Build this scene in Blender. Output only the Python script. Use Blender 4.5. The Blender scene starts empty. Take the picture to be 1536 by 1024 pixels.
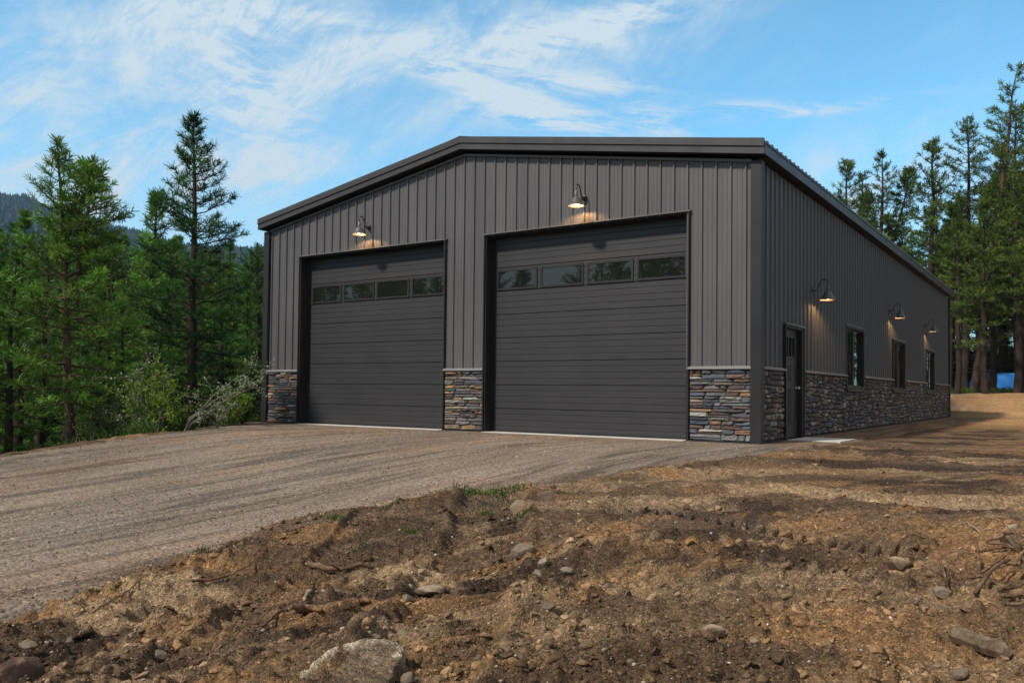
import bpy, math, random
import numpy as np
from mathutils import Matrix, Vector

SC = bpy.context.scene
COL = SC.collection
RNG = np.random.default_rng(7)

# ------------------------------------------------------------------ camera
CP = np.array([4.6377, -14.3081, 0.8487])
YAW, PITCH, ROLL, FPX, PY = -0.59665, 0.02735, 0.01067, 1267.1, 40.6
_f = np.array([math.sin(YAW)*math.cos(PITCH), math.cos(YAW)*math.cos(PITCH), math.sin(PITCH)])
_r = np.array([math.cos(YAW), -math.sin(YAW), 0.0])
_u = np.cross(_r, _f)
c_, s_ = math.cos(ROLL), math.sin(ROLL)
CR, CU, CF = c_*_r + s_*_u, -s_*_r + c_*_u, _f

W, L, H, APEX = 12.665, 24.207, 4.88, 5.927      # building size, metres
MIDX = -W/2
SL = (APEX - H)/(W/2)

# ------------------------------------------------------------------ helpers
def hash2(ix, iy, seed):
    h = (ix.astype(np.int64)*374761393 + iy.astype(np.int64)*668265263 + seed*982451653) & 0xffffffff
    h = ((h ^ (h >> 13))*1274126177) & 0xffffffff
    h = (h ^ (h >> 16)) & 0xffffffff
    return h/4294967295.0

def vnoise(x, y, seed=0):
    x = np.asarray(x, float); y = np.asarray(y, float)
    ix, iy = np.floor(x), np.floor(y)
    fx, fy = x-ix, y-iy
    fx = fx*fx*fx*(fx*(fx*6-15)+10); fy = fy*fy*fy*(fy*(fy*6-15)+10)
    a = hash2(ix, iy, seed); b = hash2(ix+1, iy, seed); c = hash2(ix, iy+1, seed); d = hash2(ix+1, iy+1, seed)
    return (a*(1-fx)+b*fx)*(1-fy) + (c*(1-fx)+d*fx)*fy

def fbm(x, y, seed=0, oct=4, gain=.5):
    t = 0; amp = 1; tot = 0
    for o in range(oct):
        ca, sa = math.cos(o*1.1+.4), math.sin(o*1.1+.4)
        k = 2.03**o
        t = t + amp*vnoise((x*ca-y*sa)*k+o*17.3, (x*sa+y*ca)*k-o*9.1, seed+o)
        tot += amp; amp *= gain
    return t/tot

def sstep(a, b, x):
    t = np.clip((np.asarray(x, float)-a)/(b-a), 0, 1)
    return t*t*(3-2*t)

class MB:
    """collects faces and links them as ONE mesh object"""
    def __init__(s): s.V = []; s.F = []; s.C = []; s.n = 0
    def add(s, V, F, col=None):
        V = np.asarray(V, float).reshape(-1, 3)
        if not isinstance(F, list): F = [F]
        for f in F:
            f = np.asarray(f, int)
            if f.size: s.F.append(f + s.n)
        s.V.append(V)
        if col is None: col = (1, 1, 1)
        col = np.asarray(col, float)
        if col.ndim == 1: col = np.tile(col, (len(V), 1))
        s.C.append(col)
        s.n += len(V)
    def box(s, x0, x1, y0, y1, z0, z1, col=None):
        V = [(x, y, z) for x in (x0, x1) for y in (y0, y1) for z in (z0, z1)]
        s.add(V, np.array([(0,1,3,2),(4,6,7,5),(0,4,5,1),(2,3,7,6),(0,2,6,4),(1,5,7,3)]), col)
    def prism(s, poly, axis, a, b, col=None):
        """poly: list of 2-D points; extruded along axis from a to b"""
        n = len(poly); V = []
        for v in (a, b):
            for p, q in poly:
                V.append({0: (v, p, q), 1: (p, v, q), 2: (p, q, v)}[axis])
        q = np.array([(i, (i+1) % n, (i+1) % n+n, i+n) for i in range(n)])
        s.add(V, [q, np.array([list(range(n))[::-1]]), np.array([list(range(n, 2*n))])], col)
    def tube(s, P, R, sides=6, col=None, cap=True):
        P = np.asarray(P, float); R = np.broadcast_to(np.asarray(R, float), (len(P),))
        T = np.gradient(P, axis=0); T /= np.linalg.norm(T, axis=1)[:, None]+1e-9
        ref = np.array([0, 0, 1.]) if abs(T[:, 2]).mean() < .8 else np.array([1., 0, 0])
        A = np.cross(T, ref); A /= np.linalg.norm(A, axis=1)[:, None]+1e-9
        B = np.cross(T, A)
        th = np.arange(sides)/sides*2*math.pi
        V = P[:, None] + R[:, None, None]*(np.cos(th)[None, :, None]*A[:, None] + np.sin(th)[None, :, None]*B[:, None])
        i = np.arange(len(P)-1)[:, None]*sides; j = np.arange(sides)[None]; k = (j+1) % sides
        q = np.stack([i+j, i+k, i+sides+k, i+sides+j], -1).reshape(-1, 4)
        F = [q]
        if cap: F += [np.array([np.arange(sides)[::-1]]), np.array([np.arange(sides)+(len(P)-1)*sides])]
        s.add(V.reshape(-1, 3), F, col)
    def lathe(s, prof, axis_pt=(0, 0, 0), seg=24, col=None):
        prof = np.asarray(prof, float); n = len(prof)
        th = np.arange(seg)/seg*2*math.pi
        V = np.stack([prof[:, 0][:, None]*np.cos(th), prof[:, 0][:, None]*np.sin(th), np.repeat(prof[:, 1][:, None], seg, 1)], -1)+np.array(axis_pt)
        i = np.arange(n-1)[:, None]*seg; j = np.arange(seg)[None]; k = (j+1) % seg
        s.add(V.reshape(-1, 3), np.stack([i+j, i+k, i+seg+k, i+seg+j], -1).reshape(-1, 4), col)
    def mesh(s, name, mat, smooth=False):
        me = bpy.data.meshes.new(name)
        V = np.concatenate(s.V); me.vertices.add(len(V)); me.vertices.foreach_set('co', V.astype(np.float32).ravel())
        tot = np.concatenate([np.full(len(f), f.shape[1]) for f in s.F])
        idx = np.concatenate([f.ravel() for f in s.F])
        me.loops.add(len(idx)); me.loops.foreach_set('vertex_index', idx.astype(np.int32))
        me.polygons.add(len(tot))
        me.polygons.foreach_set('loop_start', np.concatenate([[0], np.cumsum(tot)[:-1]]).astype(np.int32))
        me.polygons.foreach_set('use_smooth', np.full(len(tot), smooth))
        a = me.color_attributes.new('Col', 'FLOAT_COLOR', 'POINT')
        C = np.concatenate(s.C); C = np.concatenate([C, np.ones((len(C), 1))], 1)
        a.data.foreach_set('color', C.astype(np.float32).ravel())
        me.update(calc_edges=True)
        me.materials.append(mat)
        return me
    def build(s, name, mat, parent=None, smooth=False, recalc=False):
        o = bpy.data.objects.new(name, s.mesh(name, mat, smooth)); COL.objects.link(o)
        if parent: o.parent = parent
        return o

def tag(o, label, cat, group=None):
    o['label'] = label; o['category'] = cat
    if group: o['group'] = group
    return o
def kind(o, k): o['kind'] = k; return o
def empty(name, loc=(0, 0, 0), rz=0.0):
    o = bpy.data.objects.new(name, None); COL.objects.link(o); o.location = loc; o.rotation_euler.z = rz
    o.empty_display_size = .2
    return o
def copy_tree(o, parent=None):
    c = o.copy(); COL.objects.link(c); c.parent = parent
    for ch in list(o.children): copy_tree(ch, c)
    return c

# ------------------------------------------------------------------ materials
class NT:
    def __init__(s, name):
        s.m = bpy.data.materials.new(name); s.m.use_nodes = True
        s.t = s.m.node_tree; s.n = s.t.nodes; s.b = s.n['Principled BSDF']
        s.out = s.n['Material Output']
    def node(s, t, **kw):
        n = s.n.new(t)
        for k, v in kw.items(): setattr(n, k, v)
        return n
    def link(s, a, b): s.t.links.new(a, b)
    def coord(s, kindn='Object'):
        return s.node('ShaderNodeTexCoord').outputs[kindn]
    def mapping(s, scale=(1, 1, 1), rot=(0, 0, 0), src=None):
        m = s.node('ShaderNodeMapping'); m.inputs['Scale'].default_value = scale; m.inputs['Rotation'].default_value = rot
        s.link(src or s.coord(), m.inputs['Vector']); return m.outputs[0]
    def noise(s, vec, scale, detail=4, rough=.6, dist=0):
        n = s.node('ShaderNodeTexNoise'); n.inputs['Scale'].default_value = scale; n.inputs['Detail'].default_value = detail
        n.inputs['Roughness'].default_value = rough; n.inputs['Distortion'].default_value = dist
        s.link(vec, n.inputs['Vector']); return n.outputs['Fac']
    def ramp(s, fac, stops):
        r = s.node('ShaderNodeValToRGB'); e = r.color_ramp.elements
        while len(e) < len(stops): e.new(.5)
        for i, (p, c) in enumerate(stops):
            e[i].position = p; e[i].color = (*c, 1) if len(c) == 3 else c
        s.link(fac, r.inputs[0]); return r.outputs[0]
    def mix(s, fac, a, b, blend='MIX'):
        n = s.node('ShaderNodeMix', data_type='RGBA', blend_type=blend)
        for v, i in ((fac, 0), (a, 6), (b, 7)):
            if isinstance(v, (int, float)): n.inputs[i].default_value = v
            elif isinstance(v, tuple): n.inputs[i].default_value = (*v, 1)
            else: s.link(v, n.inputs[i])
        return n.outputs[2]
    def maprange(s, v, a, b, c, d):
        n = s.node('ShaderNodeMapRange')
        for i, k in enumerate((a, b, c, d)): n.inputs[i+1].default_value = k
        s.link(v, n.inputs[0]); return n.outputs[0]
    def math(s, op, a, b=None):
        n = s.node('ShaderNodeMath', operation=op)
        for v, i in ((a, 0), (b, 1)):
            if v is None: continue
            if isinstance(v, (int, float)): n.inputs[i].default_value = v
            else: s.link(v, n.inputs[i])
        return n.outputs[0]
    def bump(s, h, strength, dist):
        n = s.node('ShaderNodeBump'); n.inputs['Strength'].default_value = strength; n.inputs['Distance'].default_value = dist
        s.link(h, n.inputs['Height']); s.link(n.outputs[0], s.b.inputs['Normal']); return n.outputs[0]
    def col(s, c):
        if isinstance(c, tuple): s.b.inputs['Base Color'].default_value = (*c, 1)
        else: s.link(c, s.b.inputs['Base Color'])
    def attr(s): return s.node('ShaderNodeAttribute', attribute_name='Col').outputs['Color']
    def set(s, **kw):
        for k, v in kw.items():
            i = s.b.inputs[k.replace('_', ' ')]
            if isinstance(v, (int, float, tuple)): i.default_value = v
            else: s.link(v, i)
        return s

def painted(name, c, rough=.5, spec=.4, var=.12, bump=.0, scale=3.0):
    k = NT(name); co = k.coord()
    n1 = k.noise(k.mapping((scale, scale, scale*.25), src=co), 1.0, 5)
    n2 = k.noise(co, 60, 3)
    v = k.math('ADD', k.math('MULTIPLY', n1, .7), k.math('MULTIPLY', n2, .3))
    f = k.maprange(v, .3, .7, 1-var, 1+var)
    cc = k.node('ShaderNodeCombineColor')
    for i in range(3): k.link(k.math('MULTIPLY', f, c[i]), cc.inputs[i])
    k.col(cc.outputs[0])
    k.set(Roughness=k.maprange(n1, .3, .7, rough-.07, rough+.07), Specular_IOR_Level=spec)
    if bump: k.bump(n2, bump, .003)
    return k.m

M = {}
M['siding'] = painted('painted steel siding', (.092, .089, .093), .42, .5, .15, .15, 1.6)
M['trim_dark'] = painted('dark bronze trim', (.020, .020, .022), .45, .35, .15)
M['trim_grey'] = painted('grey trim', (.13, .125, .124), .45, .4, .1)
M['fascia'] = painted('fascia steel', (.046, .044, .047), .42, .45, .1)
M['roof'] = painted('roof steel', (.040, .040, .044), .4, .5, .12)
M['cap'] = painted('sill cap', (.21, .205, .205), .6, .4, .15)
M['jamb'] = painted('jamb', (.016, .016, .017), .5, .3, .15)
M['soffit'] = painted('soffit', (.030, .028, .027), .6, .3, .15)
M['lamp'] = painted('galvanised lamp steel', (.085, .078, .076), .40, .6, .2, scale=12)
M['lamp_dark'] = painted('dark lamp iron', (.022, .022, .025), .4, .5, .2, scale=12)
M['concrete'] = painted('concrete', (.50, .48, .45), .85, .3, .18, .2, 5)
M['door_brown'] = painted('entry door paint', (.040, .037, .036), .5, .4, .1)
M['knob'] = painted('nickel knob', (.55, .54, .52), .25, .7, .05); 
k = NT('garage door steel'); co = k.coord()
g = k.noise(k.mapping((2.2, 2.2, 55), src=co), 1.0, 4, .65)
n2 = k.noise(co, 1.3, 3)
v = k.math('ADD', k.math('MULTIPLY', g, .6), k.math('MULTIPLY', n2, .4))
k.col(k.ramp(v, [(.3, (.022, .022, .0245)), (.7, (.038, .0375, .041))])); k.set(Roughness=.46, Specular_IOR_Level=.5); k.bump(g, .25, .003)
M['gdoor'] = k.m
k = NT('window glass'); k.col((.010, .012, .010)); k.set(Roughness=.015, Specular_IOR_Level=.85, IOR=1.55)
w = k.noise(k.coord(), 1.4, 1); k.bump(w, .06, .02); M['glass'] = k.m
k = NT('wainscot stone'); co = k.coord()
n1 = k.noise(co, 14, 5, .65); n2 = k.noise(co, 55, 4, .7)
v = k.math('ADD', k.math('MULTIPLY', n1, .6), k.math('MULTIPLY', n2, .4))
k.col(k.mix(1.0, k.attr(), k.ramp(v, [(.3, (.6, .6, .62)), (.55, (1, 1, 1)), (.75, (1.3, 1.25, 1.2))]), 'MULTIPLY'))
k.set(Roughness=.85, Specular_IOR_Level=.3); k.bump(v, .6, .012); M['stone'] = k.m
k = NT('stone'); co = k.coord()
n1 = k.noise(co, 8, 5, .65); n2 = k.noise(co, 45, 4, .7)
oi = k.node('ShaderNodeObjectInfo')
base = k.ramp(oi.outputs['Random'], [(0, (.15, .115, .085)), (.3, (.23, .18, .13)), (.5, (.13, .092, .064)), (.7, (.28, .23, .17)), (.85, (.21, .145, .09)), (1, (.36, .31, .25))])
v = k.math('ADD', k.math('MULTIPLY', n1, .6), k.math('MULTIPLY', n2, .4))
k.col(k.mix(1.0, base, k.ramp(v, [(.3, (.55, .53, .5)), (.55, (1, 1, 1)), (.75, (1.25, 1.2, 1.15))]), 'MULTIPLY'))
k.set(Roughness=.9, Specular_IOR_Level=.25); k.bump(v, .5, .01); M['rock'] = k.m
k = NT('pale boulder'); co = k.coord()
n1 = k.noise(co, 5, 6, .7, .5); n2 = k.noise(co, 30, 4, .7)
szz = k.node('ShaderNodeSeparateXYZ'); k.link(k.coord('Generated'), szz.inputs[0])
k.col(k.ramp(k.math('ADD', k.math('ADD', k.math('MULTIPLY', n1, .55), k.math('MULTIPLY', n2, .25)), k.maprange(szz.outputs[2], .45, .95, -.04, .22)), [(.38, (.085, .058, .036)), (.48, (.15, .105, .066)), (.58, (.27, .205, .14)), (.72, (.44, .37, .28))]))
k.set(Roughness=.9, Specular_IOR_Level=.2); k.bump(n2, .7, .015); M['boulder'] = k.m
k = NT('rusty boulder'); co = k.coord()
n1 = k.noise(co, 5, 6, .7, .5); n2 = k.noise(co, 30, 4, .7)
k.col(k.ramp(n1, [(.35, (.05, .03, .02)), (.55, (.12, .065, .04)), (.7, (.28, .18, .11))])); k.set(Roughness=.8); k.bump(n2, .6, .015); M['boulder_red'] = k.m
k = NT('clod soil'); co = k.coord()
n2 = k.noise(co, 60, 3); 
k.col(k.mix(1.0, k.attr(), k.ramp(n2, [(.3, (.6, .58, .55)), (.7, (1.3, 1.28, 1.25))]), 'MULTIPLY')); k.set(Roughness=1, Specular_IOR_Level=.1); k.bump(n2, .6, .01); M['clod'] = k.m
k = NT('root wood'); co = k.coord()
g = k.noise(k.mapping((3, 3, 3), src=co), 6, 6, .7, .8); oi = k.node('ShaderNodeObjectInfo')
a = k.ramp(g, [(.3, (.035, .02, .013)), (.55, (.13, .08, .05)), (.75, (.26, .18, .12))])
k.col(k.mix(oi.outputs['Random'], a, k.mix(1.0, a, (1.6, 1.45, 1.25), 'MULTIPLY'))); k.set(Roughness=.9, Specular_IOR_Level=.2); k.bump(g, .7, .01); M['root'] = k.m
k = NT('weathered log'); co = k.coord(); g = k.noise(k.mapping((26, 26, 26), src=co), 1, 7, .75, .4); g2 = k.noise(co, 9, 4)
k.col(k.ramp(k.math('ADD', k.math('MULTIPLY', g, .6), k.math('MULTIPLY', g2, .4)), [(.34, (.05, .034, .022)), (.5, (.135, .095, .06)), (.66, (.27, .20, .135))])); k.set(Roughness=.95, Specular_IOR_Level=.15); k.bump(g, .9, .015); M['log'] = k.m
k = NT('dry stick'); co = k.coord(); g = k.noise(co, 25, 5, .7)
k.col(k.ramp(g, [(.3, (.12, .08, .05)), (.7, (.36, .27, .19))])); k.set(Roughness=.9); M['stick'] = k.m

# soil
k = NT('dirt'); co = k.coord()
n1 = k.noise(co, 5, 8, .72, .3); n2 = k.noise(co, 38, 6, .75); n3 = k.noise(co, 150, 3, .7)
v = k.math('ADD', k.math('MULTIPLY', n1, .45), k.math('MULTIPLY', n2, .55))
tone = k.ramp(v, [(.32, (.55, .52, .50)), (.48, (.9, .88, .86)), (.58, (1.15, 1.13, 1.1)), (.72, (1.7, 1.62, 1.5))])
c = k.mix(1.0, k.attr(), tone, 'MULTIPLY')
wv = k.node('ShaderNodeVectorMath', operation='ADD'); k.link(co, wv.inputs[0]); wn_ = k.node('ShaderNodeTexNoise'); wn_.inputs['Scale'].default_value = 30; k.link(co, wn_.inputs['Vector'])
sc_ = k.node('ShaderNodeVectorMath', operation='SCALE'); sc_.inputs['Scale'].default_value = .035; k.link(wn_.outputs['Color'], sc_.inputs[0]); k.link(sc_.outputs[0], wv.inputs[1])
crumbs = []
for sc__, lo_, hi_ in ((26, .62, 1.42), (62, .55, 1.55), (130, .6, 1.5)):
    vv = k.node('ShaderNodeTexVoronoi'); vv.inputs['Scale'].default_value = sc__; k.link(wv.outputs[0], vv.inputs['Vector'])
    c = k.mix(.8, c, k.ramp(vv.outputs['Color'], [(0, (lo_,)*3), (.5, (.95,)*3), (1, (hi_, hi_*.985, hi_*.96))]), 'MULTIPLY'); crumbs.append(vv.outputs['Distance'])
vo = k.node('ShaderNodeTexVoronoi'); vo.inputs['Scale'].default_value = 42; k.link(co, vo.inputs['Vector'])
sp = k.math('MULTIPLY', k.math('LESS_THAN', vo.outputs['Distance'], .17), k.math('GREATER_THAN', k.node('ShaderNodeSeparateColor').outputs[0], .5))
sepc = k.n[-1] if False else [n for n in k.n if n.bl_idname == 'ShaderNodeSeparateColor'][0]
k.link(vo.outputs['Color'], sepc.inputs[0])
c = k.mix(k.math('MULTIPLY', sp, .75), c, (.36, .31, .25))
k.col(c); k.set(Roughness=.97, Specular_IOR_Level=.12)
hh = k.math('ADD', k.math('MULTIPLY', n2, .5), k.math('MULTIPLY', n3, .2))
for q_, w_ in zip(crumbs, (-.55, -.35, -.2)): hh = k.math('ADD', hh, k.math('MULTIPLY', q_, w_))
k.bump(hh, 1.0, .045); M['dirt'] = k.m
# gravel
k = NT('gravel'); co = k.coord()
v1 = k.node('ShaderNodeTexVoronoi'); v1.inputs['Scale'].default_value = 34; k.link(co, v1.inputs['Vector'])
v2 = k.node('ShaderNodeTexVoronoi'); v2.inputs['Scale'].default_value = 75; k.link(co, v2.inputs['Vector'])
n1 = k.noise(k.mapping((1.6, .22, 1), src=co), 1.7, 6, .65, .4); n2 = k.noise(co, 22, 5, .75); nb = k.noise(co, .45, 4)
a = k.ramp(n1, [(.3, (.150, .118, .090)), (.5, (.225, .181, .141)), (.7, (.295, .242, .192))])
stn = k.ramp(v1.outputs['Color'], [(0, (.55, .53, .52)), (.45, (.95, .93, .92)), (.8, (1.15, 1.12, 1.1)), (1, (1.75, 1.7, 1.68))])
st2 = k.ramp(v2.outputs['Color'], [(0, (.7, .68, .67)), (.6, (1, 1, 1)), (1, (1.35, 1.33, 1.3))])
c = k.mix(.85, a, stn, 'MULTIPLY'); c = k.mix(.8, c, st2, 'MULTIPLY')
c = k.mix(1.0, c, k.ramp(n2, [(.3, (.72, .7, .7)), (.7, (1.25, 1.24, 1.22))]), 'MULTIPLY')
c = k.mix(1.0, c, k.attr(), 'MULTIPLY')
k.col(c); k.set(Roughness=.95, Specular_IOR_Level=.2)
hb = k.math('ADD', k.math('MULTIPLY', v1.outputs['Distance'], -.5), k.math('MULTIPLY', n2, .5))
k.bump(hb, .8, .03); M['gravel'] = k.m

def bark(name, stops, sc=1):
    k = NT(name); co = k.coord()
    m = k.mapping((14*sc, 14*sc, 3*sc), src=co)
    n1 = k.noise(m, 1, 6, .7, .6); n2 = k.noise(co, 1.1, 3)
    k.col(k.mix(.5, k.ramp(n1, stops), k.ramp(n2, stops))); k.set(Roughness=.95, Specular_IOR_Level=.15); k.bump(n1, .8, .03)
    return k.m
M['bark_red'] = bark('reddish pine bark', [(.3, (.035, .021, .017)), (.55, (.105, .066, .052)), (.75, (.19, .125, .10))])
M['bark_dark'] = bark('dark pine bark', [(.3, (.015, .011, .009)), (.55, (.045, .032, .026)), (.75, (.10, .075, .06))])
M['bark_grey'] = bark('grey twig bark', [(.3, (.10, .085, .07)), (.7, (.30, .27, .23))], 3)

def leafmat(name, c0, c1, trans=.25, rough=.55):
    k = NT(name); oi = k.node('ShaderNodeObjectInfo')
    base = k.mix(oi.outputs['Random'], c0, c1)
    c = k.mix(1.0, base, k.attr(), 'MULTIPLY'); k.col(c); k.set(Roughness=rough, Specular_IOR_Level=.25)
    tr = k.node('ShaderNodeBsdfTranslucent'); k.link(k.mix(1.0, c, (1.1, 1.25, .6), 'MULTIPLY'), tr.inputs[0])
    mx = k.node('ShaderNodeMixShader'); mx.inputs[0].default_value = trans
    k.link(k.b.outputs[0], mx.inputs[1]); k.link(tr.outputs[0], mx.inputs[2]); k.link(mx.outputs[0], k.out.inputs['Surface'])
    return k.m
M['needle_dark'] = leafmat('dark pine needles', (.028, .078, .018), (.044, .098, .024))
M['needle_mid'] = leafmat('green pine needles', (.052, .140, .020), (.105, .205, .034))
M['needle_lit'] = leafmat('yellow green pine needles', (.062, .108, .020), (.085, .132, .027))
M['leaf_yellow'] = leafmat('yellow green shrub leaves', (.13, .20, .025), (.13, .20, .025), .35)
M['leaf_olive'] = leafmat('olive shrub leaves', (.065, .10, .022), (.065, .10, .022), .35)
M['leaf_pale'] = leafmat('pale grey green leaves', (.26, .30, .20), (.26, .30, .20), .25)
M['grass'] = leafmat('grass blades', (.07, .13, .025), (.07, .13, .025), .3)
M['litter'] = bark('forest floor litter', [(.3, (.02, .016, .010)), (.55, (.05, .045, .02)), (.75, (.07, .075, .03))])
k = NT('hill forest'); co = k.coord(); n1 = k.noise(co, .06, 6, .7)
k.col(k.ramp(n1, [(.3, (.008, .020, .014)), (.7, (.020, .042, .026))])); k.set(Roughness=1, Specular_IOR_Level=0); k.bump(n1, 1, 6); M['hill'] = k.m
M['tarp_blue'] = painted('blue tarp', (.05, .30, .85), .4, .5, .25)
M['tarp_white'] = painted('white tarp', (.72, .73, .74), .5, .4, .15)
k = NT('lamp bulb'); k.set(Emission_Color=(1, .70, .38, 1), Emission_Strength=14.0); k.col((1, .9, .7)); M['bulb'] = k.m

# ------------------------------------------------------------------ terrain
def base_z(x, y):
    x = np.asarray(x, float); y = np.asarray(y, float)
    z = -.45*sstep(-3, -12, y)
    # bank falling away beyond the left edge of the drive
    xe = np.interp(y, [-40, -12, -7.85, -6.6, -5.3, -3.4, -.3, 2, 60], [-6.5, -8.6, -9.55, -9.85, -10.1, -10.7, -13.0, -13.5, -13.5])
    d = np.maximum(xe - x, 0)
    z = z - .42*np.maximum(d-.25, 0)*np.exp(-d/26.) - .25*sstep(.1, .8, d)
    # low rise of bare soil behind and right of the building
    rise = sstep(26.5, 37, y + .25*np.maximum(x-6, 0))
    z = z + 1.05*rise*sstep(-8, 0, x) + .10*sstep(2.5, 7, x)*sstep(-7, -2, y)
    # heap of soil on the right of the foreground
    z = z + .30*np.exp(-(((x-4.75)/.85)**2 + ((y+8.0)/.9)**2)) + .10*np.exp(-(((x-2.2)/1.6)**2 + ((y+8.9)/.45)**2))
    r = np.hypot(x-CP[0], y-CP[1])
    z = z + 9*sstep(80, 260, r)*sstep(-5, -60, x)
    return z

DB_Y = np.array([-40, -20, -15, -13.3, -11.98, -11.42, -10.7, -9.62, -8.59, -7.7, -6.95, -6.07, -4.9, -3.63, -1.39, 1.43, 5.7, 11.98, 18, 24])
DB_X = np.array([.3, .1, -.1, -.25, -.38, -.48, -.67, -.98, -1.10, -.88, -.41, .06, .49, .86, 1.09, 1.24, 1.29, 1.43, 1.45, 1.5])
def drive_in(x, y):
    """metres inside the gravel (negative outside)"""
    xb = np.interp(y, DB_Y, DB_X)
    a = xb - x + .28*(fbm(x*1.1, y*1.1, 5, 3)-.5) + .10*(vnoise(x*6, y*6, 15)-.5)
    xe = np.interp(y, [-40, -12, -7.85, -6.6, -5.3, -3.4, -.3, 2, 60], [-6.5, -8.6, -9.55, -9.85, -10.1, -10.7, -13.0, -13.5, -13.5])
    b = x - (xe + .05) + .2*(fbm(x*1.5, y*1.5, 6, 3)-.5)
    return np.minimum(np.minimum(a, b), 25.5 - y)

def seg_coords(x, y, pts):
    best = np.full(x.shape, 1e9); S = np.zeros(x.shape); T = np.zeros(x.shape); acc = 0
    for (x0, y0), (x1, y1) in zip(pts[:-1], pts[1:]):
        dx, dy = x1-x0, y1-y0; l = math.hypot(dx, dy)
        t = np.clip(((x-x0)*dx+(y-y0)*dy)/l/l, 0, 1)
        d = np.hypot(x-x0-t*dx, y-y0-t*dy)
        sgn = np.sign((x-x0)*dy-(y-y0)*dx)
        m = d < best
        best = np.where(m, d, best); S = np.where(m, acc+t*l, S); T = np.where(m, d*sgn, T)
        acc += l
    return S, T
TRACKS = [  # path, half width, depth, lug pitch, lug height
    ([(-.3, -7.3), (.04, -7.9), (.7, -8.8), (1.25, -9.8), (1.75, -10.7), (2.2, -11.6), (2.8, -12.8)], .30, .050, .17, .085),
    ([(-.95, -8.3), (-.35, -9.2), (.2, -10.1), (.75, -11.1), (1.2, -12.2)], .15, .022, .13, .028),
    ([(1.2, -7.35), (1.83, -7.5), (2.4, -7.62), (2.9, -7.8), (3.6, -8.2)], .22, .030, .13, .07),
    ([(.5, -4.6), (1.44, -5.6), (2.0, -5.85), (2.66, -5.98), (3.4, -5.95), (4.3, -5.75), (6, -5.2)], .22, .030, .3, .004),
    ([(1.6, -1.5), (2.6, -2.2), (3.8, -2.4), (5.2, -2.0), (7, -1.2)], .25, .035, .3, .006),
    ([(1.8, .5), (3.0, .2), (4.4, .2), (6.5, 1.0)], .22, .03, .3, .006),
]
SWX, SWY = 6.0, -13.0
def sweep(x, y):
    """coordinates across and along the arcs in which the machines worked the soil"""
    dx, dy = x-SWX, y-SWY; rc = np.hypot(dx, dy*.92); th = np.arctan2(dy, dx)
    w = .5*(fbm(x*.7, y*.7, 85, 3)-.5)
    return rc+w, th*7.0
def dirt_detail(x, y, r):
    """height of lumps, ruts and tread marks"""
    rough = .35 + .65*sstep(.36, .56, fbm(x*.8, y*.8, 31, 3))
    calm = np.zeros_like(x)
    z = .060*(fbm(x*.9, y*.9, 40, 3)-.5); zs = 0
    qa, qb = sweep(x, y)
    st = fbm(qa*2.1, qb*.33, 86, 2); st2 = vnoise(qa*6.5, qb*.8, 87)
    zs = .050*(1-np.abs(2*st-1)*2.2)*sstep(.35, .6, fbm(x*.5+4, y*.5, 88, 2)) + .022*(st2-.5)*np.clip((14-r)/5, 0, 1)
    rut = np.zeros_like(x)
    for pts, hw, dep, pitch, lug in TRACKS:
        P = np.array(pts)
        near = (x > P[:, 0].min()-1) & (x < P[:, 0].max()+1) & (y > P[:, 1].min()-1) & (y < P[:, 1].max()+1)
        if not near.any(): continue
        S, T = seg_coords(x[near], y[near], pts)
        wob = T + .05*(fbm(x[near]*3, y[near]*3, 77, 2)-.5)
        a = np.abs(wob)/hw
        q = -dep*(1-sstep(.75, 1.1, a)) + dep*.8*np.exp(-((a-1.22)/.16)**2)*(.4+fbm(x[near]*4, y[near]*4, 78, 2))
        ph = (S + .55*np.abs(wob))/pitch
        tri = np.abs((ph % 1)-.5)*2
        q = q + lug*(sstep(.38, .62, tri)-.5)*(1-sstep(.82, 1.0, a))*(.55+.6*vnoise(x[near]*2.5, y[near]*2.5, 79))
        rut[near] += q
        calm[near] = np.maximum(calm[near], 1-sstep(.85, 1.25, a))
    m = rough*(1-.85*calm); z = z + zs*(1-.8*calm)
    z = z + m*(.045*(1-np.abs(2*fbm(x*2.3, y*2.3, 41, 2)-1)-.75) + .036*(fbm(x*5.5, y*5.5, 42, 2)-.5)*np.clip((13-r)/5, .25, 1))
    f1 = np.clip((9-r)/3, 0, 1); f2 = np.clip((5.5-r)/2, 0, 1)
    n = vnoise(x*13, y*13, 43)
    z = z + (.15+m)*(f1*(.026*(n-.5) + .020*np.maximum(n-.55, 0)/.2) + f2*.018*(fbm(x*27, y*27, 44, 2)-.5))
    ha = (x-4.25)*.74-(y+9.43)*.67; hb = (x-4.25)*.67+(y+9.43)*.74
    z = z - .22*np.exp(-((ha/.20)**4+((hb+.02*np.sin(ha*22))/.065)**4))
    return z + rut, calm

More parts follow.
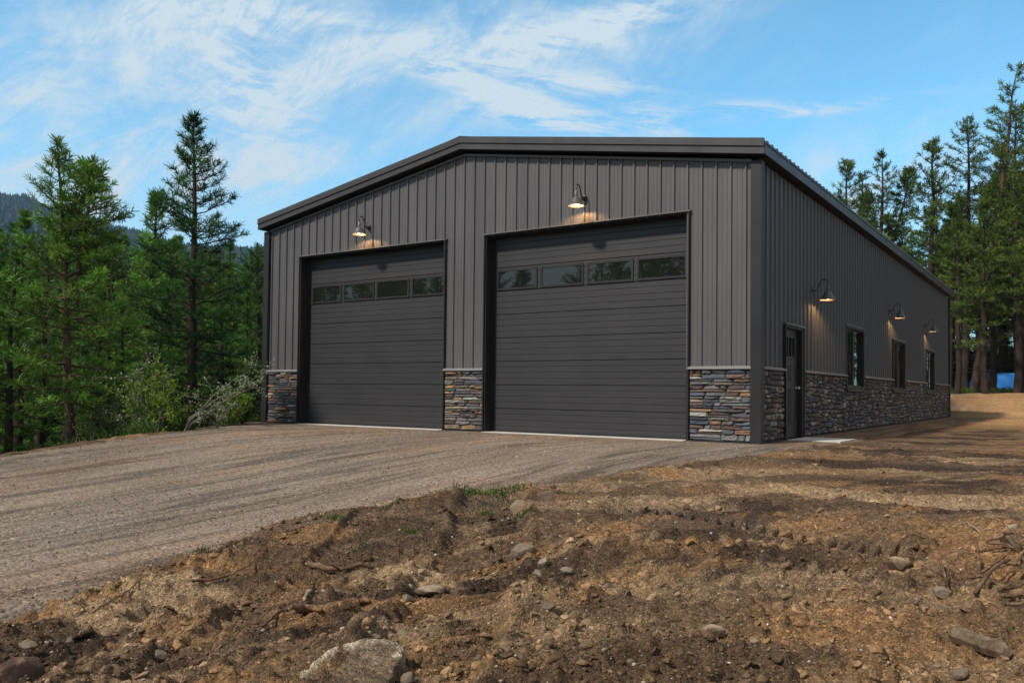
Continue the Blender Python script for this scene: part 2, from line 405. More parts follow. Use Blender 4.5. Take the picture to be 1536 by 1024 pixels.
PALE = [(-.1, -11.15, .60, .30, 1.4), (.02, -11.6, .35, .16, 1.2), (.85, -10.0, .5, .36, 1.1), (1.05, -8.3, .35, .2, .5), (2.1, -5.75, 1.1, .30, 1.15), (3.8, -5.85, 1.8, .22, .95), (2.6, -3.9, 1.0, .2, .6),
        (1.7, -6.8, .5, .2, .5), (2.6, -9.5, .6, .3, .45), (1.3, -7.1, .5, .15, .6), (3.2, -9.0, .5, .25, .45), (3.5, -2.2, 1.6, .25, .45), (1.5, -4.6, .5, .2, .4), (2.2, -10.3, .5, .3, .4)]
ORANGE = [(-.25, -11.55, .25, .5, .9), (-.35, -10.7, .2, .3, .8), (-.55, -9.6, .25, .4, .7), (-.1, -7.2, .3, .25, .6), (.7, -5.4, .5, .2, .9), (1.6, -8.6, .4, .4, .7), (.5, -11.5, .3, .3, .5),
          (4.4, -8.0, 1.0, 1.1, .75), (3.9, -9.6, .9, .5, .5), (2.2, -4.3, 1.3, .5, .45), (6, 2, 3, 3, .8), (3.4, -7.2, 1.2, .4, .4)]
def soil_colour(x, y, z, calm):
    dark = np.array((.075, .050, .036)); mid = np.array((.170, .112, .070)); tan = np.array((.37, .215, .105)); pale = np.array((.41, .285, .175)); grey = np.array((.15, .115, .09))
    wx = x + .35*(fbm(x*1.7, y*1.7, 50, 3)-.5); wy = y + .35*(fbm(x*1.7, y*1.7, 51, 3)-.5)
    qa, qb = sweep(x, y)
    n = .45*fbm(wx*.9, wy*.9, 52, 5)+.55*fbm(qa*2.1+.3*(wx-x), qb*.33, 86, 5)
    c = dark + (mid-dark)*sstep(.40, .56, n)[:, None]
    n2 = .4*fbm(wx*1.7, wy*1.7, 53, 5)+.6*fbm(qa*3.3+.6*(wx-x), qb*.55, 89, 5)
    c = c + (tan-c)*(.68*sstep(.545, .64, n2))[:, None]
    n3 = .3*fbm(wx*1.3, wy*2.4, 54, 5)+.7*fbm(qa*4.2+.6*(wx-x), qb*.42, 90, 5)
    c = c + (pale-c)*(.70*sstep(.58, .66, n3))[:, None]
    # paler ground close to the foreground and on the right, darker left of the ruts
    near = sstep(-8.2, -10.5, y)*sstep(1.2, 2.6, x)
    c = c + (np.array((.195, .130, .075))-c)*(.4*near)[:, None]
    leftd = sstep(1.0, -.2, x)*sstep(-6, -8, y)
    c = c + (np.array((.070, .047, .034))-c)*(.55*leftd)[:, None]
    for lst, colr in ((ORANGE, tan), (PALE, pale)):
        for px, py, rx, ry, s in lst:
            d = np.hypot((wx-px)/rx, (wy-py)/ry) + .7*(fbm(x*7, y*7, 60, 3)-.5)
            c = c + (colr-c)*np.minimum(s*sstep(1.15, .45, d), 1)[:, None]
    c = c + (np.array((.20, .165, .13))-c)*(.4*calm*sstep(-9.0, -7, y)*sstep(-6.3, -6.8, y))[:, None]
    back = sstep(8, 17, y + .9*np.maximum(x-3, 0))*sstep(-1, 2, x)
    c = c + (np.array((.50, .30, .145))*(.45+1.05*fbm(x*.3+y*.1, y*2.2, 61, 4))[:, None]-c)*back[:, None]
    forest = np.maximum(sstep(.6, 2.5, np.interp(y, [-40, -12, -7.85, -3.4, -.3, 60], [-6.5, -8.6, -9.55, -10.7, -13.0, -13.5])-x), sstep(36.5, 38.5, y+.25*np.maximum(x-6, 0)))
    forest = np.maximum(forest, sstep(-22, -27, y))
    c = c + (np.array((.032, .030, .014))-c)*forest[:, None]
    return c

def dirt_z(x, y):
    x = np.atleast_1d(np.asarray(x, float)); y = np.atleast_1d(np.asarray(y, float))
    r = np.hypot(x-CP[0], y-CP[1])
    b = base_z(x, y); dz, calm = dirt_detail(x, y, r)
    ins = drive_in(x, y)
    flat = sstep(-.1, .5, ins)
    amp = np.clip(1.0-.5*sstep(10, 25, r), 0, 1)*(1-sstep(40, 60, r))
    dz = dz + .16*(fbm(x*.3+y*.1, y*2.2, 61, 3)-.5)*sstep(9, 18, y + .9*np.maximum(x-3, 0))*sstep(0, 2.5, x)
    z = b + dz*amp*(1-flat) + .045*np.exp(-((ins+.30)/.28)**2)*(1-sstep(12, 20, r)) - .12*flat
    return z, calm
def gz(x, y): return float(max(dirt_z(x, y)[0][0], (base_z(x, y)+.0) if float(np.ravel(drive_in(np.atleast_1d(float(x)), np.atleast_1d(float(y))))[0]) > 0 else -99))

# polar grid, fine inside the view and coarse outside
yaw0 = YAW
da = np.concatenate([np.arange(-.63, .63, .00125), np.linspace(.63, 2*math.pi-.63, 170)[:-1]])
inv = np.linspace(1/1.7, 1/70., 900)
rr = np.concatenate([np.geomspace(.25, 1.6, 10), 1/inv, np.geomspace(75, 900, 34)])
RA, RR = np.meshgrid(da, rr)
NA, NR = len(da), len(rr)
GX = (CP[0]+RR*np.sin(yaw0+RA)).ravel(); GY = (CP[1]+RR*np.cos(yaw0+RA)).ravel()
GZ, GCALM = dirt_z(GX, GY)
i = np.arange(NR-1)[:, None]*NA; j = np.arange(NA)[None]; j2 = (j+1) % NA
GQ = np.stack([i+j, i+NA+j, i+NA+j2, i+j2], -1).reshape(-1, 4)
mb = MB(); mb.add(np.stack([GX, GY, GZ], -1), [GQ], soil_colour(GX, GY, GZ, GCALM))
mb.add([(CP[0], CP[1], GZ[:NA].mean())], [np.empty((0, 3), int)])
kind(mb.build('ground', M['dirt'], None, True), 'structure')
# gravel sheet over it
ins = drive_in(GX, GY)
sel = (ins > -.5) & (RR.ravel() < 60) & (GY > -30)
edge = sstep(-.25, .30, ins)
gr_z = base_z(GX, GY) + .012 - .16*(1-edge) + .030*(fbm(GX*1.1, GY*.12, 70, 3)-.5) + .022*(1-np.abs(2*fbm(GX*3.6, GY*.30, 71, 3)-1)-.7)*sstep(.2, .8, ins) \
    + np.clip((20-RR.ravel())/10, .25, 1)*.012*(fbm(GX*12, GY*9, 72, 3)-.5)
near_b = sstep(1.2, .2, np.maximum(np.maximum(GX-.0, -GX-W), -GY))    # level against the walls
gr_z = gr_z*(1-near_b) + (base_z(GX, GY)+.004)*near_b
gq = GQ[sel[GQ].all(1)]
used = np.unique(gq); remap = np.zeros(len(GX), int); remap[used] = np.arange(len(used))
tint = np.ones((len(GX), 3))
greyp = sstep(.45, .6, fbm(GX*.5+GY*.1, GY*.16, 73, 4))*.35 + sstep(-1.2, .6, GX)*sstep(-6.5, -4, GY)*sstep(2, -1.5, GY)*.55
tint = tint + (np.array((.72, .80, .90))-tint)*greyp[:, None]
brn = sstep(.5, .66, fbm(GX*.9, GY*.22, 74, 4))*.5
tint = tint + (np.array((1.05, .88, .74))-tint)*brn[:, None]
streak = sstep(.60, .68, 1-np.abs(2*fbm(GX*2.0, GY*.16, 75, 4)-1)-.28)*.30
tint = tint*(1-streak*1.3)[:, None]
side_ = sstep(-.3, .4, GX)*sstep(-1.5, 1.5, GY)
tint = tint*(1+(np.array((.95, .80, .64))-1)*side_[:, None])
mb = MB(); mb.add(np.stack([GX, GY, gr_z], -1)[used], [remap[gq]], tint[used])
kind(mb.build('gravel_drive', M['gravel'], None, True), 'structure')

def G(px, py, tmax=60):
    """the ground point seen along a direction of the photograph (1536 x 1024)"""
    d = CF + CR*(px-768)/FPX - CU*(py-512-PY)/FPX
    t = np.concatenate([np.arange(1, 12, .01), np.arange(12, tmax, .05)])
    P = CP + t[:, None]*d
    z = base_z(P[:, 0], P[:, 1])
    k = np.argmax(P[:, 2] < z); 
    return P[k] if (P[:, 2] < z).any() else P[-1]
def at(px, dist):
    """x, y at a horizontal distance along the bearing of column px"""
    d = CF + CR*(px-768)/FPX; d = d[:2]/np.linalg.norm(d[:2]); return CP[:2]+d*dist

# ------------------------------------------------------------------ building
B = empty('garage_building'); tag(B, 'dark grey metal garage with two overhead doors and a stone wainscot', 'garage')

def siding_wall(a0, a1, z0, ztop, openings, pitch, place, off=.0):
    """ribbed sheet with openings cut out; place(s, d, z) -> xyz"""
    prof = []
    s = a0 + off
    while s < a1:
        for ds, d in ((0, 0), (.010, .034), (.036, .034), (.046, 0), (pitch*.40, 0), (pitch*.40+.008, .006), (pitch*.40+.024, .006), (pitch*.40+.032, 0),
                      (pitch*.72, 0), (pitch*.72+.008, .006), (pitch*.72+.024, .006), (pitch*.72+.032, 0)):
            prof.append((s+ds, d))
        s += pitch
    prof = [(a0, 0)] + [p for p in prof if a0 < p[0] < a1] + [(a1, 0)]
    ps = np.array(prof)
    extra = sorted({e for o in openings for e in o[:2]} | ({MIDX} if a0 < MIDX < a1 else set()))
    xs = np.array(sorted(set(ps[:, 0]) | set(extra)))
    ds = np.interp(xs, ps[:, 0], ps[:, 1])
    V = []; F = []
    for i in range(len(xs)-1):
        x0, x1, d0, d1 = xs[i], xs[i+1], ds[i], ds[i+1]; mid = (x0+x1)/2
        cuts = [(o[2], o[3]) for o in openings if o[0] < mid < o[1]]
        lo = z0; spans = []
        for c0, c1 in sorted(cuts):
            if c0 > lo: spans.append((lo, lo, c0, c0))
            lo = max(lo, c1)
        spans.append((lo, lo, ztop(x0), ztop(x1)))
        for b0, b1, t0, t1 in spans:
            n = len(V); V += [place(x0, d0, b0), place(x1, d1, b1), place(x1, d1, t1), place(x0, d0, t0)]; F.append((n, n+1, n+2, n+3))
    m = MB(); m.add(V, np.array(F)); return m

LD, RD, DZ = (-11.39, -6.875), (-5.735, -1.285), 4.09
top_front = lambda x: H + SL*(W/2-abs(x-MIDX)) - .01
CAPZ = 1.295
m = siding_wall(-W+.02, -.02, CAPZ-.02, top_front, [(LD[0], LD[1], 0, DZ), (RD[0], RD[1], 0, DZ)], .267, lambda s, d, z: (s, -d, z), .13)
m.build('siding', M['siding'], B)
DOORY, DOORZ = (1.47, 2.66), 2.15
WINS = [(6.32, 8.20), (12.06, 14.06), (18.28, 20.14)]; WZ = (1.0, 2.49)
m = siding_wall(.02, L-.02, CAPZ-.02, lambda y: H-.01, [(DOORY[0], DOORY[1], 0, DOORZ)]+[(a, b, WZ[0], WZ[1]) for a, b in WINS], .267, lambda s, d, z: (d, s, z), .10)
m.build('siding', M['siding'], B)
m = siding_wall(.02, L-.02, 0, lambda y: H-.01, [], .267, lambda s, d, z: (-W-d, s, z), .10); m.build('siding', M['siding'], B)
m = siding_wall(-W+.02, -.02, 0, top_front, [], .267, lambda s, d, z: (s, L+d, z), .10); m.build('siding', M['siding'], B)

# stone wainscot: every stone is real relief on a mortar backing
LEDGE = [((.120, .122, .130), 5), ((.175, .172, .172), 4), ((.085, .100, .125), 3.2), ((.140, .100, .082), 3), ((.250, .160, .095), 2.4), ((.33, .20, .10), 1.6), ((.34, .32, .29), 2.0),
         ((.11, .080, .080), 3), ((.27, .21, .16), 2.2), ((.075, .075, .08), 2.5), ((.25, .28, .14), .25)]
FIELD = [((.13, .12, .115), 5), ((.20, .185, .17), 4), ((.10, .105, .12), 3), ((.16, .105, .085), 3.5), ((.26, .20, .15), 2.6), ((.30, .28, .25), 2.0), ((.12, .085, .08), 3.5), ((.23, .15, .09), 1.6), ((.08, .075, .075), 2.5)]
def pick(pal, rng):
    w = np.array([p[1] for p in pal], float); c = np.array(pal[rng.choice(len(pal), p=w/w.sum())][0])
    return c*rng.uniform(.8, 1.25)*(1+rng.normal(0, .03, 3))
def stone_patch(m, s0, s1, z0, z1, place, rng, pal, roundness, gap, dep):
    nu, nv = (6, 5) if roundness > .3 else (6, 4)
    u = np.concatenate([[0, .07], np.linspace(.25, .75, nu-4+1) if nu > 5 else [.35, .65], [.93, 1]])
    v = np.concatenate([[0, .14], [.5] if nv == 4 else [.35, .65], [.86, 1]])
    U, Vv = np.meshgrid(u, v)
    a, b = U*2-1, Vv*2-1
    if roundness > 0:
        a2 = a*np.sqrt(1-b*b*.5); b2 = b*np.sqrt(1-a*a*.5)
        rr_ = roundness*rng.uniform(.7, 1.1)
        a3, b3 = a*(1-rr_)+a2*rr_, b*(1-rr_)+b2*rr_
    else: a3, b3 = a, b
    # uneven outline: skew the four corners
    k = rng.normal(0, .05 if roundness == 0 else .10, 4)
    sx = (s1-s0-gap)/2; sz = (z1-z0-gap)/2
    S = (s0+s1)/2 + sx*(a3 + (k[0]*b3)*.6*(sz/sx if sx > sz else 1)); Z = (z0+z1)/2 + sz*(b3*(1+k[1]*a3) + k[2]*a3*.5)
    ring = np.maximum(np.abs(a), np.abs(b)); inner = ring < .99
    d = np.where(ring > .99, -.004, np.where(ring > .80, dep*.62, dep))
    if roundness > .3: d = np.where(ring > .99, -.004, dep*(1-.55*(np.minimum(ring, 1)**2.2)))
    d = d + inner*rng.normal(0, dep*.11, U.shape) + inner*(a*rng.normal(0, dep*.14)+b*rng.normal(0, dep*.12))
    V = np.array([place(x, y, z) for x, y, z in zip(S.ravel(), d.ravel(), Z.ravel())])
    nu_, nv_ = U.shape[1], U.shape[0]
    i = np.arange(nv_-1)[:, None]*nu_; j = np.arange(nu_-1)[None]
    m.add(V, np.stack([i+j, i+j+1, i+nu_+j+1, i+nu_+j], -1).reshape(-1, 4), pick(pal, rng))
def ledge(m, s0, s1, zt, place, rng):
    z = .03
    while z < zt-.02:
        h = min(rng.choice([.045, .06, .075, .09, .11], p=[.2, .27, .25, .18, .10]), zt-z)
        if zt-z-h < .04: h = zt-z
        s = s0
        while s < s1-.001:
            l = rng.uniform(.10, .46) if rng.random() < .8 else rng.uniform(.35, .7)
            l = min(l, s1-s)
            if s1-s-l < .08: l = s1-s
            if h > .085 and rng.random() < .35:
                q = h*rng.uniform(.4, .6)
                stone_patch(m, s, s+l, z, z+q, place, rng, LEDGE, .05, .008, rng.uniform(.02, .055))
                stone_patch(m, s, s+l, z+q, z+h, place, rng, LEDGE, .05, .008, rng.uniform(.02, .055))
            else:
                stone_patch(m, s, s+l, z, z+h, place, rng, LEDGE, rng.choice([0, .06, .2], p=[.5, .3, .2]), .008, rng.uniform(.018, .06))
            s += l
        z += h
def field(m, s0, s1, zt, place, rng, holes=()):
    def split(a, b, c, d):
        w, h = b-a, d-c
        lim = rng.uniform(.16, .34), rng.uniform(.10, .19)
        if w > lim[0] and (w/lim[0] >= h/lim[1]):
            q = a+w*rng.uniform(.36, .64); split(a, q, c, d); split(q, b, c, d); return
        if h > lim[1]:
            q = c+h*rng.uniform(.38, .62); split(a, b, c, q); split(a, b, q, d); return
        stone_patch(m, a, b, c, d, place, rng, FIELD, .75, .010, rng.uniform(.025, .06))
    edges = [s0] + [e for h in holes for e in h[:2]] + [s1]
    for a, b in zip(edges[:-1], edges[1:]):
        top = zt
        for h in holes:
            if h[0] <= (a+b)/2 <= h[1]: top = h[2]
        n = max(1, int(round((b-a)/1.1)))
        for q in range(n):
            jt = 0.0
            split(a+(b-a)*q/n, a+(b-a)*(q+1)/n, .03, top)
    
rs = np.random.default_rng(21)
fp = lambda s, d, z: (s, -.004-d, z)
sp_ = lambda s, d, z: (.004+d, s, z)
for a, b in ((-W+.10, LD[0]-.05), (LD[1]+.05, RD[0]-.05), (RD[1]+.05, -.10)):
    m = MB(); m.box(a, b, -.004, .05, 0.0, CAPZ-.01, (.045, .042, .04)); ledge(m, a, b, CAPZ-.02, fp, rs)
    m.build('stone_wainscot', M['stone'], B)
    m = MB(); m.prism([(-.085, CAPZ-.012), (-.085, CAPZ+.018), (-.03, CAPZ+.040), (.04, CAPZ+.040), (.04, CAPZ-.012)], 0, a-.005, b+.005)
    m.build('wainscot_cap', M['cap'], B)
for a, b, hs in ((.10, DOORY[0]-.05, ()), (DOORY[1]+.05, L-.10, [(x-.03, y+.03, WZ[0]-.06) for x, y in WINS])):
    m = MB()
    edges = [a]+[e for h in hs for e in h[:2]]+[b]
    for q, (p0, p1) in enumerate(zip(edges[:-1], edges[1:])):
        m.box(-.05, .004, p0, p1, 0, CAPZ-.01 if q % 2 == 0 else WZ[0]-.06, (.045, .042, .04))
    field(m, a, b, CAPZ-.02, sp_, rs, hs); m.build('stone_wainscot', M['stone'], B)
    for q, (p0, p1) in enumerate(zip(edges[:-1], edges[1:])):
        if q % 2 == 0:
            m = MB(); m.prism([(.085, CAPZ-.012), (.085, CAPZ+.018), (.03, CAPZ+.040), (-.04, CAPZ+.040), (-.04, CAPZ-.012)], 1, p0, p1)
            m.build('wainscot_cap', M['cap'], B)
# base strip
for a, b in ((-W+.10, LD[0]-.05), (LD[1]+.05, RD[0]-.05), (RD[1]+.05, -.10)): m = MB(); m.box(a, b, -.075, -.005, -.15, .028); m.build('base_trim', M['trim_dark'], B)
for a, b in ((.10, DOORY[0]-.05), (DOORY[1]+.05, L-.10)): m = MB(); m.box(.005, .075, a, b, -.15, .028); m.build('base_trim', M['trim_dark'], B)
# corner trims
for cx, cy, sx, sy in ((0, 0, 1, -1), (-W, 0, -1, -1), (0, L, 1, 1), (-W, L, -1, 1)):
    m = MB(); o = .078; w_ = .105
    x_in, y_in = cx-sx*w_, cy-sy*w_
    m.box(min(x_in, cx+sx*o), max(x_in, cx+sx*o), min(cy+sy*.0, cy+sy*o), max(cy, cy+sy*o), -.12, H-.02)
    m.box(min(cx, cx+sx*o), max(cx, cx+sx*o), min(y_in, cy-sy*.001), max(y_in, cy-sy*.001), -.12, H-.02)
    m.build('corner_trim', M['trim_dark'], B)

# roof
EX, RY = .17, .20          # eave and rake overhang
RZ = lambda x: 5.145 + SL*(W/2+EX-abs(x-MIDX)) - .0
m = MB()
xL, xR = -W-EX, EX
zT = RZ(xL); zP = RZ(MIDX)
m.prism([(xL, zT), (MIDX, zP), (xR, zT), (xR, zT-.06), (MIDX, zP-.06), (xL, zT-.06)], 1, -RY+.004, L+RY-.004)
s = -RY+.12
while s < L+RY-.1:      # standing ribs running up both slopes
    for sgn in (-1, 1):
        xe = MIDX+sgn*(W/2+EX+.016)
        P0 = (xe, RZ(xe)); P1 = (MIDX+sgn*.1, RZ(MIDX+sgn*.1))
        V = []
        for (x, z) in (P0, P1):
            for ds, dz in ((0, -.004), (.020, .022), (.050, .022), (.070, -.004)): V.append((x, s+ds, z+dz))
        m.add(V, [np.array([(0, 1, 5, 4), (1, 2, 6, 5), (2, 3, 7, 6)]), np.array([(3, 2, 1, 0)])])
    s += .267
ROOF = m.build('roof', M['roof'], B)
m = MB()
m.prism([(MIDX-.30, RZ(MIDX-.30)+.036), (MIDX, zP+.045), (MIDX+.30, RZ(MIDX+.30)+.036), (MIDX+.30, RZ(MIDX+.30)+.028), (MIDX, zP+.03), (MIDX-.30, RZ(MIDX-.30)+.028)], 1, -RY-.03, L+RY+.03)
m.build('ridge_cap', M['roof'], ROOF)
# rake trims: upper roof edge strip, fascia below, thin bottom lip, one per slope
for yy, sg in ((-RY, -1), (L+RY, 1)):
    for side in (-1, 1):
        xe = MIDX+side*(W/2+EX)
        def band(m, top, bot, o0, o1, col=None):
            ya, yb = sorted((yy+sg*o0, yy+sg*o1))
            poly = [(xe, RZ(xe)+top), (MIDX, zP+top), (MIDX, zP+bot), (xe, RZ(xe)+bot)]
            m.prism(poly, 1, ya, yb, col)
        m = MB(); band(m, .036, -.100, -.01, .028); band(m, -.088, -.100, .028, .036)
        band(m, -.1003, -.232, -.01, .010); band(m, -.220, -.232, .010, .022)
        m.build('rake_trim', M['fascia'], B)
# eave fascias and soffits
for side in (-1, 1):
    xe = MIDX+side*(W/2+EX); a, b = sorted((xe, xe+side*.012))
    m = MB(); m.box(a, b, -RY, L+RY, zT-.232, zT-.062)
    a2, b2 = sorted((xe, xe+side*.026)); m.box(a2, b2, -RY, L+RY, zT-.0615, zT-.022)
    m.build('fascia', M['fascia'], B)
    m = MB(); a, b = sorted((MIDX+side*(W/2-.05), xe-side*.001)); m.box(a, b, .03, L-.03, zT-.228, zT-.215); m.build('soffit', M['soffit'], B)
for y0, y1 in ((-RY+.011, .03), (L-.03, L+RY-.011)):
    m = MB()
    for side in (-1, 1):
        xe = MIDX+side*(W/2+EX-.002)
        m.prism([(xe, RZ(xe)-.226), (MIDX, zP-.226), (MIDX, zP-.212), (xe, RZ(xe)-.212)], 1, y0, y1)
    m.build('soffit', M['soffit'], B)
# J trim closing the top of the gable and side siding
m = MB()
for side in (-1, 1):
    x0 = MIDX+side*(W/2-.1)
    t = lambda x: top_front(x)-.0
    m.prism([(x0, t(x0)-.038), (MIDX, t(MIDX)-.038), (MIDX, t(MIDX)+.01), (x0, t(x0)+.01)], 1, -.048, -.0355)
m.build('eave_trim', M['trim_grey'], B)

# overhead doors
def garage_door(x0, x1):
    leafy = .235
    m = MB()
    pr = [(0, 0)]
    z = 0.0; sec = .492; zt = DZ+.08
    while z < zt:
        # one section: joint groove then shallow ribs
        for q, (dz, d) in enumerate(((0, .014), (.010, .014), (.016, 0), (.120, 0), (.126, .007), (.138, .007), (.144, 0), (.243, 0), (.249, .007), (.261, .007), (.267, 0), (.366, 0), (.372, .007), (.384, .007), (.390, 0), (.486, 0))):
            pr.append((z+dz, d))
        z += sec
    pr = [p for p in pr if p[0] <= zt]
    P = np.array(pr); xs = np.array([x0-.1, x1+.1])
    V = np.array([(x, leafy+d, z) for z, d in P for x in xs])
    n = len(P); i = np.arange(n-1)*2
    m.add(V, np.stack([i, i+1, i+3, i+2], -1))
    m.box(x0-.1, x1+.1, leafy+.03, leafy+.06, 0, zt)
    d = m.build('garage_door', M['gdoor'], B)
    xm = (x0+x1)/2; ww, gp = 1.005, .077
    for q in range(4):
        a = xm - (4*ww+3*gp)/2 + q*(ww+gp); b = a+ww; zb, zc = 2.975, 3.405; t = .042; y0, y1 = leafy-.020, leafy+.01
        m = MB(); m.box(a, b, y0, y1, zb, zb+t); m.box(a, b, y0, y1, zc-t, zc); m.box(a, a+t, y0, y1, zb+t, zc-t); m.box(b-t, b, y0, y1, zb+t, zc-t)
        m.build('window_frame', M['trim_dark'], d)
        m = MB(); m.box(a+t, b-t, leafy-.008, leafy-.004, zb+t, zc-t); m.build('window_pane', M['glass'], d)
    m = MB(); m.box(x0, x1, leafy-.015, leafy+.02, .012, .05); m.build('bottom_seal', M['trim_dark'], d)
    # surround: deep dark jamb returns and flat face trims
    m = MB()
    m.box(x0-.03, x0, -.03, leafy+.02, .0, DZ+.0); m.box(x1, x1+.03, -.03, leafy+.02, .0, DZ); m.box(x0-.03, x1+.03, -.03, leafy+.02, DZ, DZ+.03)
    m.box(x0, x0+.05, leafy-.05, leafy-.004, 0, DZ); m.box(x1-.05, x1, leafy-.05, leafy-.004, 0, DZ)
    fr = m.build('door_jamb', M['jamb'], B)
    m = MB()
    m.box(x0-.055, x0-.031, -.066, -.002, 0.0, DZ+.03); m.box(x1+.031, x1+.055, -.066, -.002, 0.0, DZ+.03)
    m.build('door_trim', M['trim_dark'], B)
    m = MB(); m.prism([(-.002, DZ+.068), (-.075, DZ+.052), (-.075, DZ+.0305), (-.002, DZ+.0305)], 0, x0-.075, x1+.075); m.build('header_trim', M['trim_grey'], B)
    m = MB(); m.box(x0+.002, x1-.002, -.16, leafy+.1, -.12, .012); m.build('threshold', M['concrete'], B)
garage_door(*LD); garage_door(*RD)

# entry door on the side wall
y0, y1 = DOORY
m = MB(); xx = -.045
ly0, ly1 = y0+.035, y1-.12
m.box(xx-.04, xx, ly0, ly1, .03, DOORZ-.05)
def raised(a, b, c, d):
    m.box(xx, xx+.010, a, b, c, c+.02); m.box(xx, xx+.010, a, b, d-.02, d); m.box(xx, xx+.010, a, a+.02, c+.02, d-.02); m.box(xx, xx+.010, b-.02, b, c+.02, d-.02)
mid = (ly0+ly1)/2
raised(ly0+.13, mid-.05, .28, .98); raised(mid+.05, ly1-.13, .28, .98); raised(ly0+.13, mid-.05, 1.10, 1.42); raised(mid+.05, ly1-.13, 1.10, 1.42)
ED = m.build('entry_door', M['door_brown'], B)
m = MB(); a, b, c, d = ly0+.15, ly1-.22, 1.53, 1.98
m.box(xx+.0015, xx+.022, a, b, c, c+.04); m.box(xx+.0015, xx+.022, a, b, d-.04, d)
for q in np.linspace(a, b-.035, 4): m.box(xx+.0015, xx+.022, q, q+.035, c+.04, d-.04)
m.build('window_frame', M['trim_dark'], ED)
m = MB(); m.box(xx+.0012, xx+.006, a+.01, b-.01, c+.01, d-.01); m.build('window_pane', M['glass'], ED)
m = MB(); m.lathe([(0, 0), (.03, 0), (.032, .006), (.012, .01), (.012, .035), (.026, .042), (.032, .058), (.026, .075), (0, .08)], seg=18)
kb = m.build('door_knob', M['knob'], ED, True); kb.rotation_euler = (0, math.pi/2, 0); kb.location = (xx, ly1-.08, .98)
m = MB(); m.box(-.09, .05, y0, y0+.034, .0, DOORZ); m.box(-.09, .05, y1-.119, y1, 0, DOORZ); m.box(-.09, .05, y0+.034, y1-.119, DOORZ-.049, DOORZ)
m.box(.0, .066, y0-.045, y0-.001, 0, DOORZ+.001); m.box(0, .066, y1+.001, y1+.045, 0, DOORZ+.001)
m.build('door_jamb', M['jamb'], B)
m = MB(); m.prism([(0, DOORZ+.05), (.08, DOORZ+.036), (.08, DOORZ+.0015), (0, DOORZ+.0015)], 1, y0-.06, y1+.06); m.build('header_trim', M['trim_grey'], B)
# side windows
for a, b in WINS:
    m = MB(); c, d = WZ; t = .06
    m.box(-.09, .045, a, b, c, c+t); m.box(-.09, .045, a, b, d-t, d); m.box(-.09, .045, a, a+t, c+t, d-t); m.box(-.09, .045, b-t, b, c+t, d-t)
    wn = m.build('window', M['jamb'], B)
    mid = (a+b)/2
    m = MB(); m.box(-.06, -.01, mid-.05, mid+.05, c+t, d-t)
    for p, q in ((a+t, mid-.05), (mid+.05, b-t)):
        m.box(-.055, -.02, p, p+.035, c+t, d-t); m.box(-.055, -.02, q-.035, q, c+t, d-t); m.box(-.055, -.02, p+.035, q-.035, c+t, c+t+.035); m.box(-.055, -.02, p+.035, q-.035, d-t-.035, d-t)
    m.build('sash', M['trim_dark'], wn)
    for p, q in ((a+t, mid-.05), (mid+.05, b-t)):
        m = MB(); m.box(-.042, -.036, p+.03, q-.03, c+t+.03, d-t-.03); m.build('window_pane', M['glass'], wn)
    m = MB(); m.prism([(.0, c-.06), (.0, c-.001), (.085, c-.012), (.085, c-.06)], 1, a-.03, b+.03); m.build('window_sill', M['trim_dark'], wn)
    m = MB(); m.box(0, .05, a-.04, b+.04, d+.001, d+.035); m.build('header_trim', M['trim_grey'], wn)

m = MB(); m.prism([(0.09, 1.44), (1.02, 1.44), (1.02, 2.72), (.09, 2.72)], 2, -.12, .022)
tag(m.build('concrete_doorstep', M['concrete']), 'pale concrete slab on the ground in front of the side entry door', 'doorstep')

# ------------------------------------------------------------------ wall lamps
def make_lamp():
    r = empty('wall_lamp')                      # +Y of the lamp points out of the wall
    m = MB(); m.lathe([(0, .026), (.045, .026), (.058, .018), (.062, 0), (.062, -.002)], seg=24)
    p = m.build('backplate', M['lamp_dark'], r, True); p.rotation_euler = (-math.pi/2, 0, 0)
    m = MB(); pts = np.array([(0, .02, 0), (0, .055, -.012), (0, .09, -.004), (0, .115, .035), (0, .135, .10), (0, .165, .165), (0, .205, .205), (0, .25, .207), (0, .285, .175), (0, .30, .12), (0, .30, .06)])
    m.tube(pts, .0125, 10); m.build('arm', M['lamp_dark'], r, True)
    m = MB(); m.lathe([(.0, .075), (.022, .075), (.030, .068), (.030, .0), (.034, -.004), (.034, -.012), (.030, -.016), (.030, -.036), (.046, -.044), (.062, -.062), (.085, -.100), (.110, -.150), (.135, -.185), (.158, -.206), (.163, -.216), (.163, -.224),
                         (.158, -.222), (.152, -.210), (.130, -.188), (.105, -.152), (.080, -.102), (.055, -.062), (.0, -.055)], (0, .30, 0), 32)
    m.build('lamp_shade', M['lamp'], r, True)
    m = MB(); t = np.linspace(0, math.pi, 9); m.lathe([(max(.046*math.sin(a), .0005), -.165+.046*math.cos(a)) for a in t], (0, .30, 0), 16)
    m.build('bulb', M['bulb'], r, True)
    ld = bpy.data.lights.new('lamp_glow', 'POINT'); ld.energy = LAMP_W; ld.color = (1, .55, .23); ld.shadow_soft_size = .018
    lo = bpy.data.objects.new('lamp_glow', ld); COL.objects.link(lo); lo.parent = r; lo.location = (0, .245, -.168)
    return r
LAMP_W = 23.0
lamps = [((-9.14, 0, 4.635), math.pi, 'gooseneck wall lamp above the left garage door, the one nearer the forest'),
         ((-3.413, 0, 4.635), math.pi, 'gooseneck wall lamp above the right garage door, highest lamp in the picture'),
         ((0, 3.381, 2.99), -math.pi/2, 'gooseneck wall lamp beside the entry door, nearest on the long side wall'),
         ((0, 11.527, 3.26), -math.pi/2, 'gooseneck wall lamp between the first and second side windows'),
         ((0, 17.852, 3.29), -math.pi/2, 'smallest looking gooseneck lamp, by the farthest side window')]
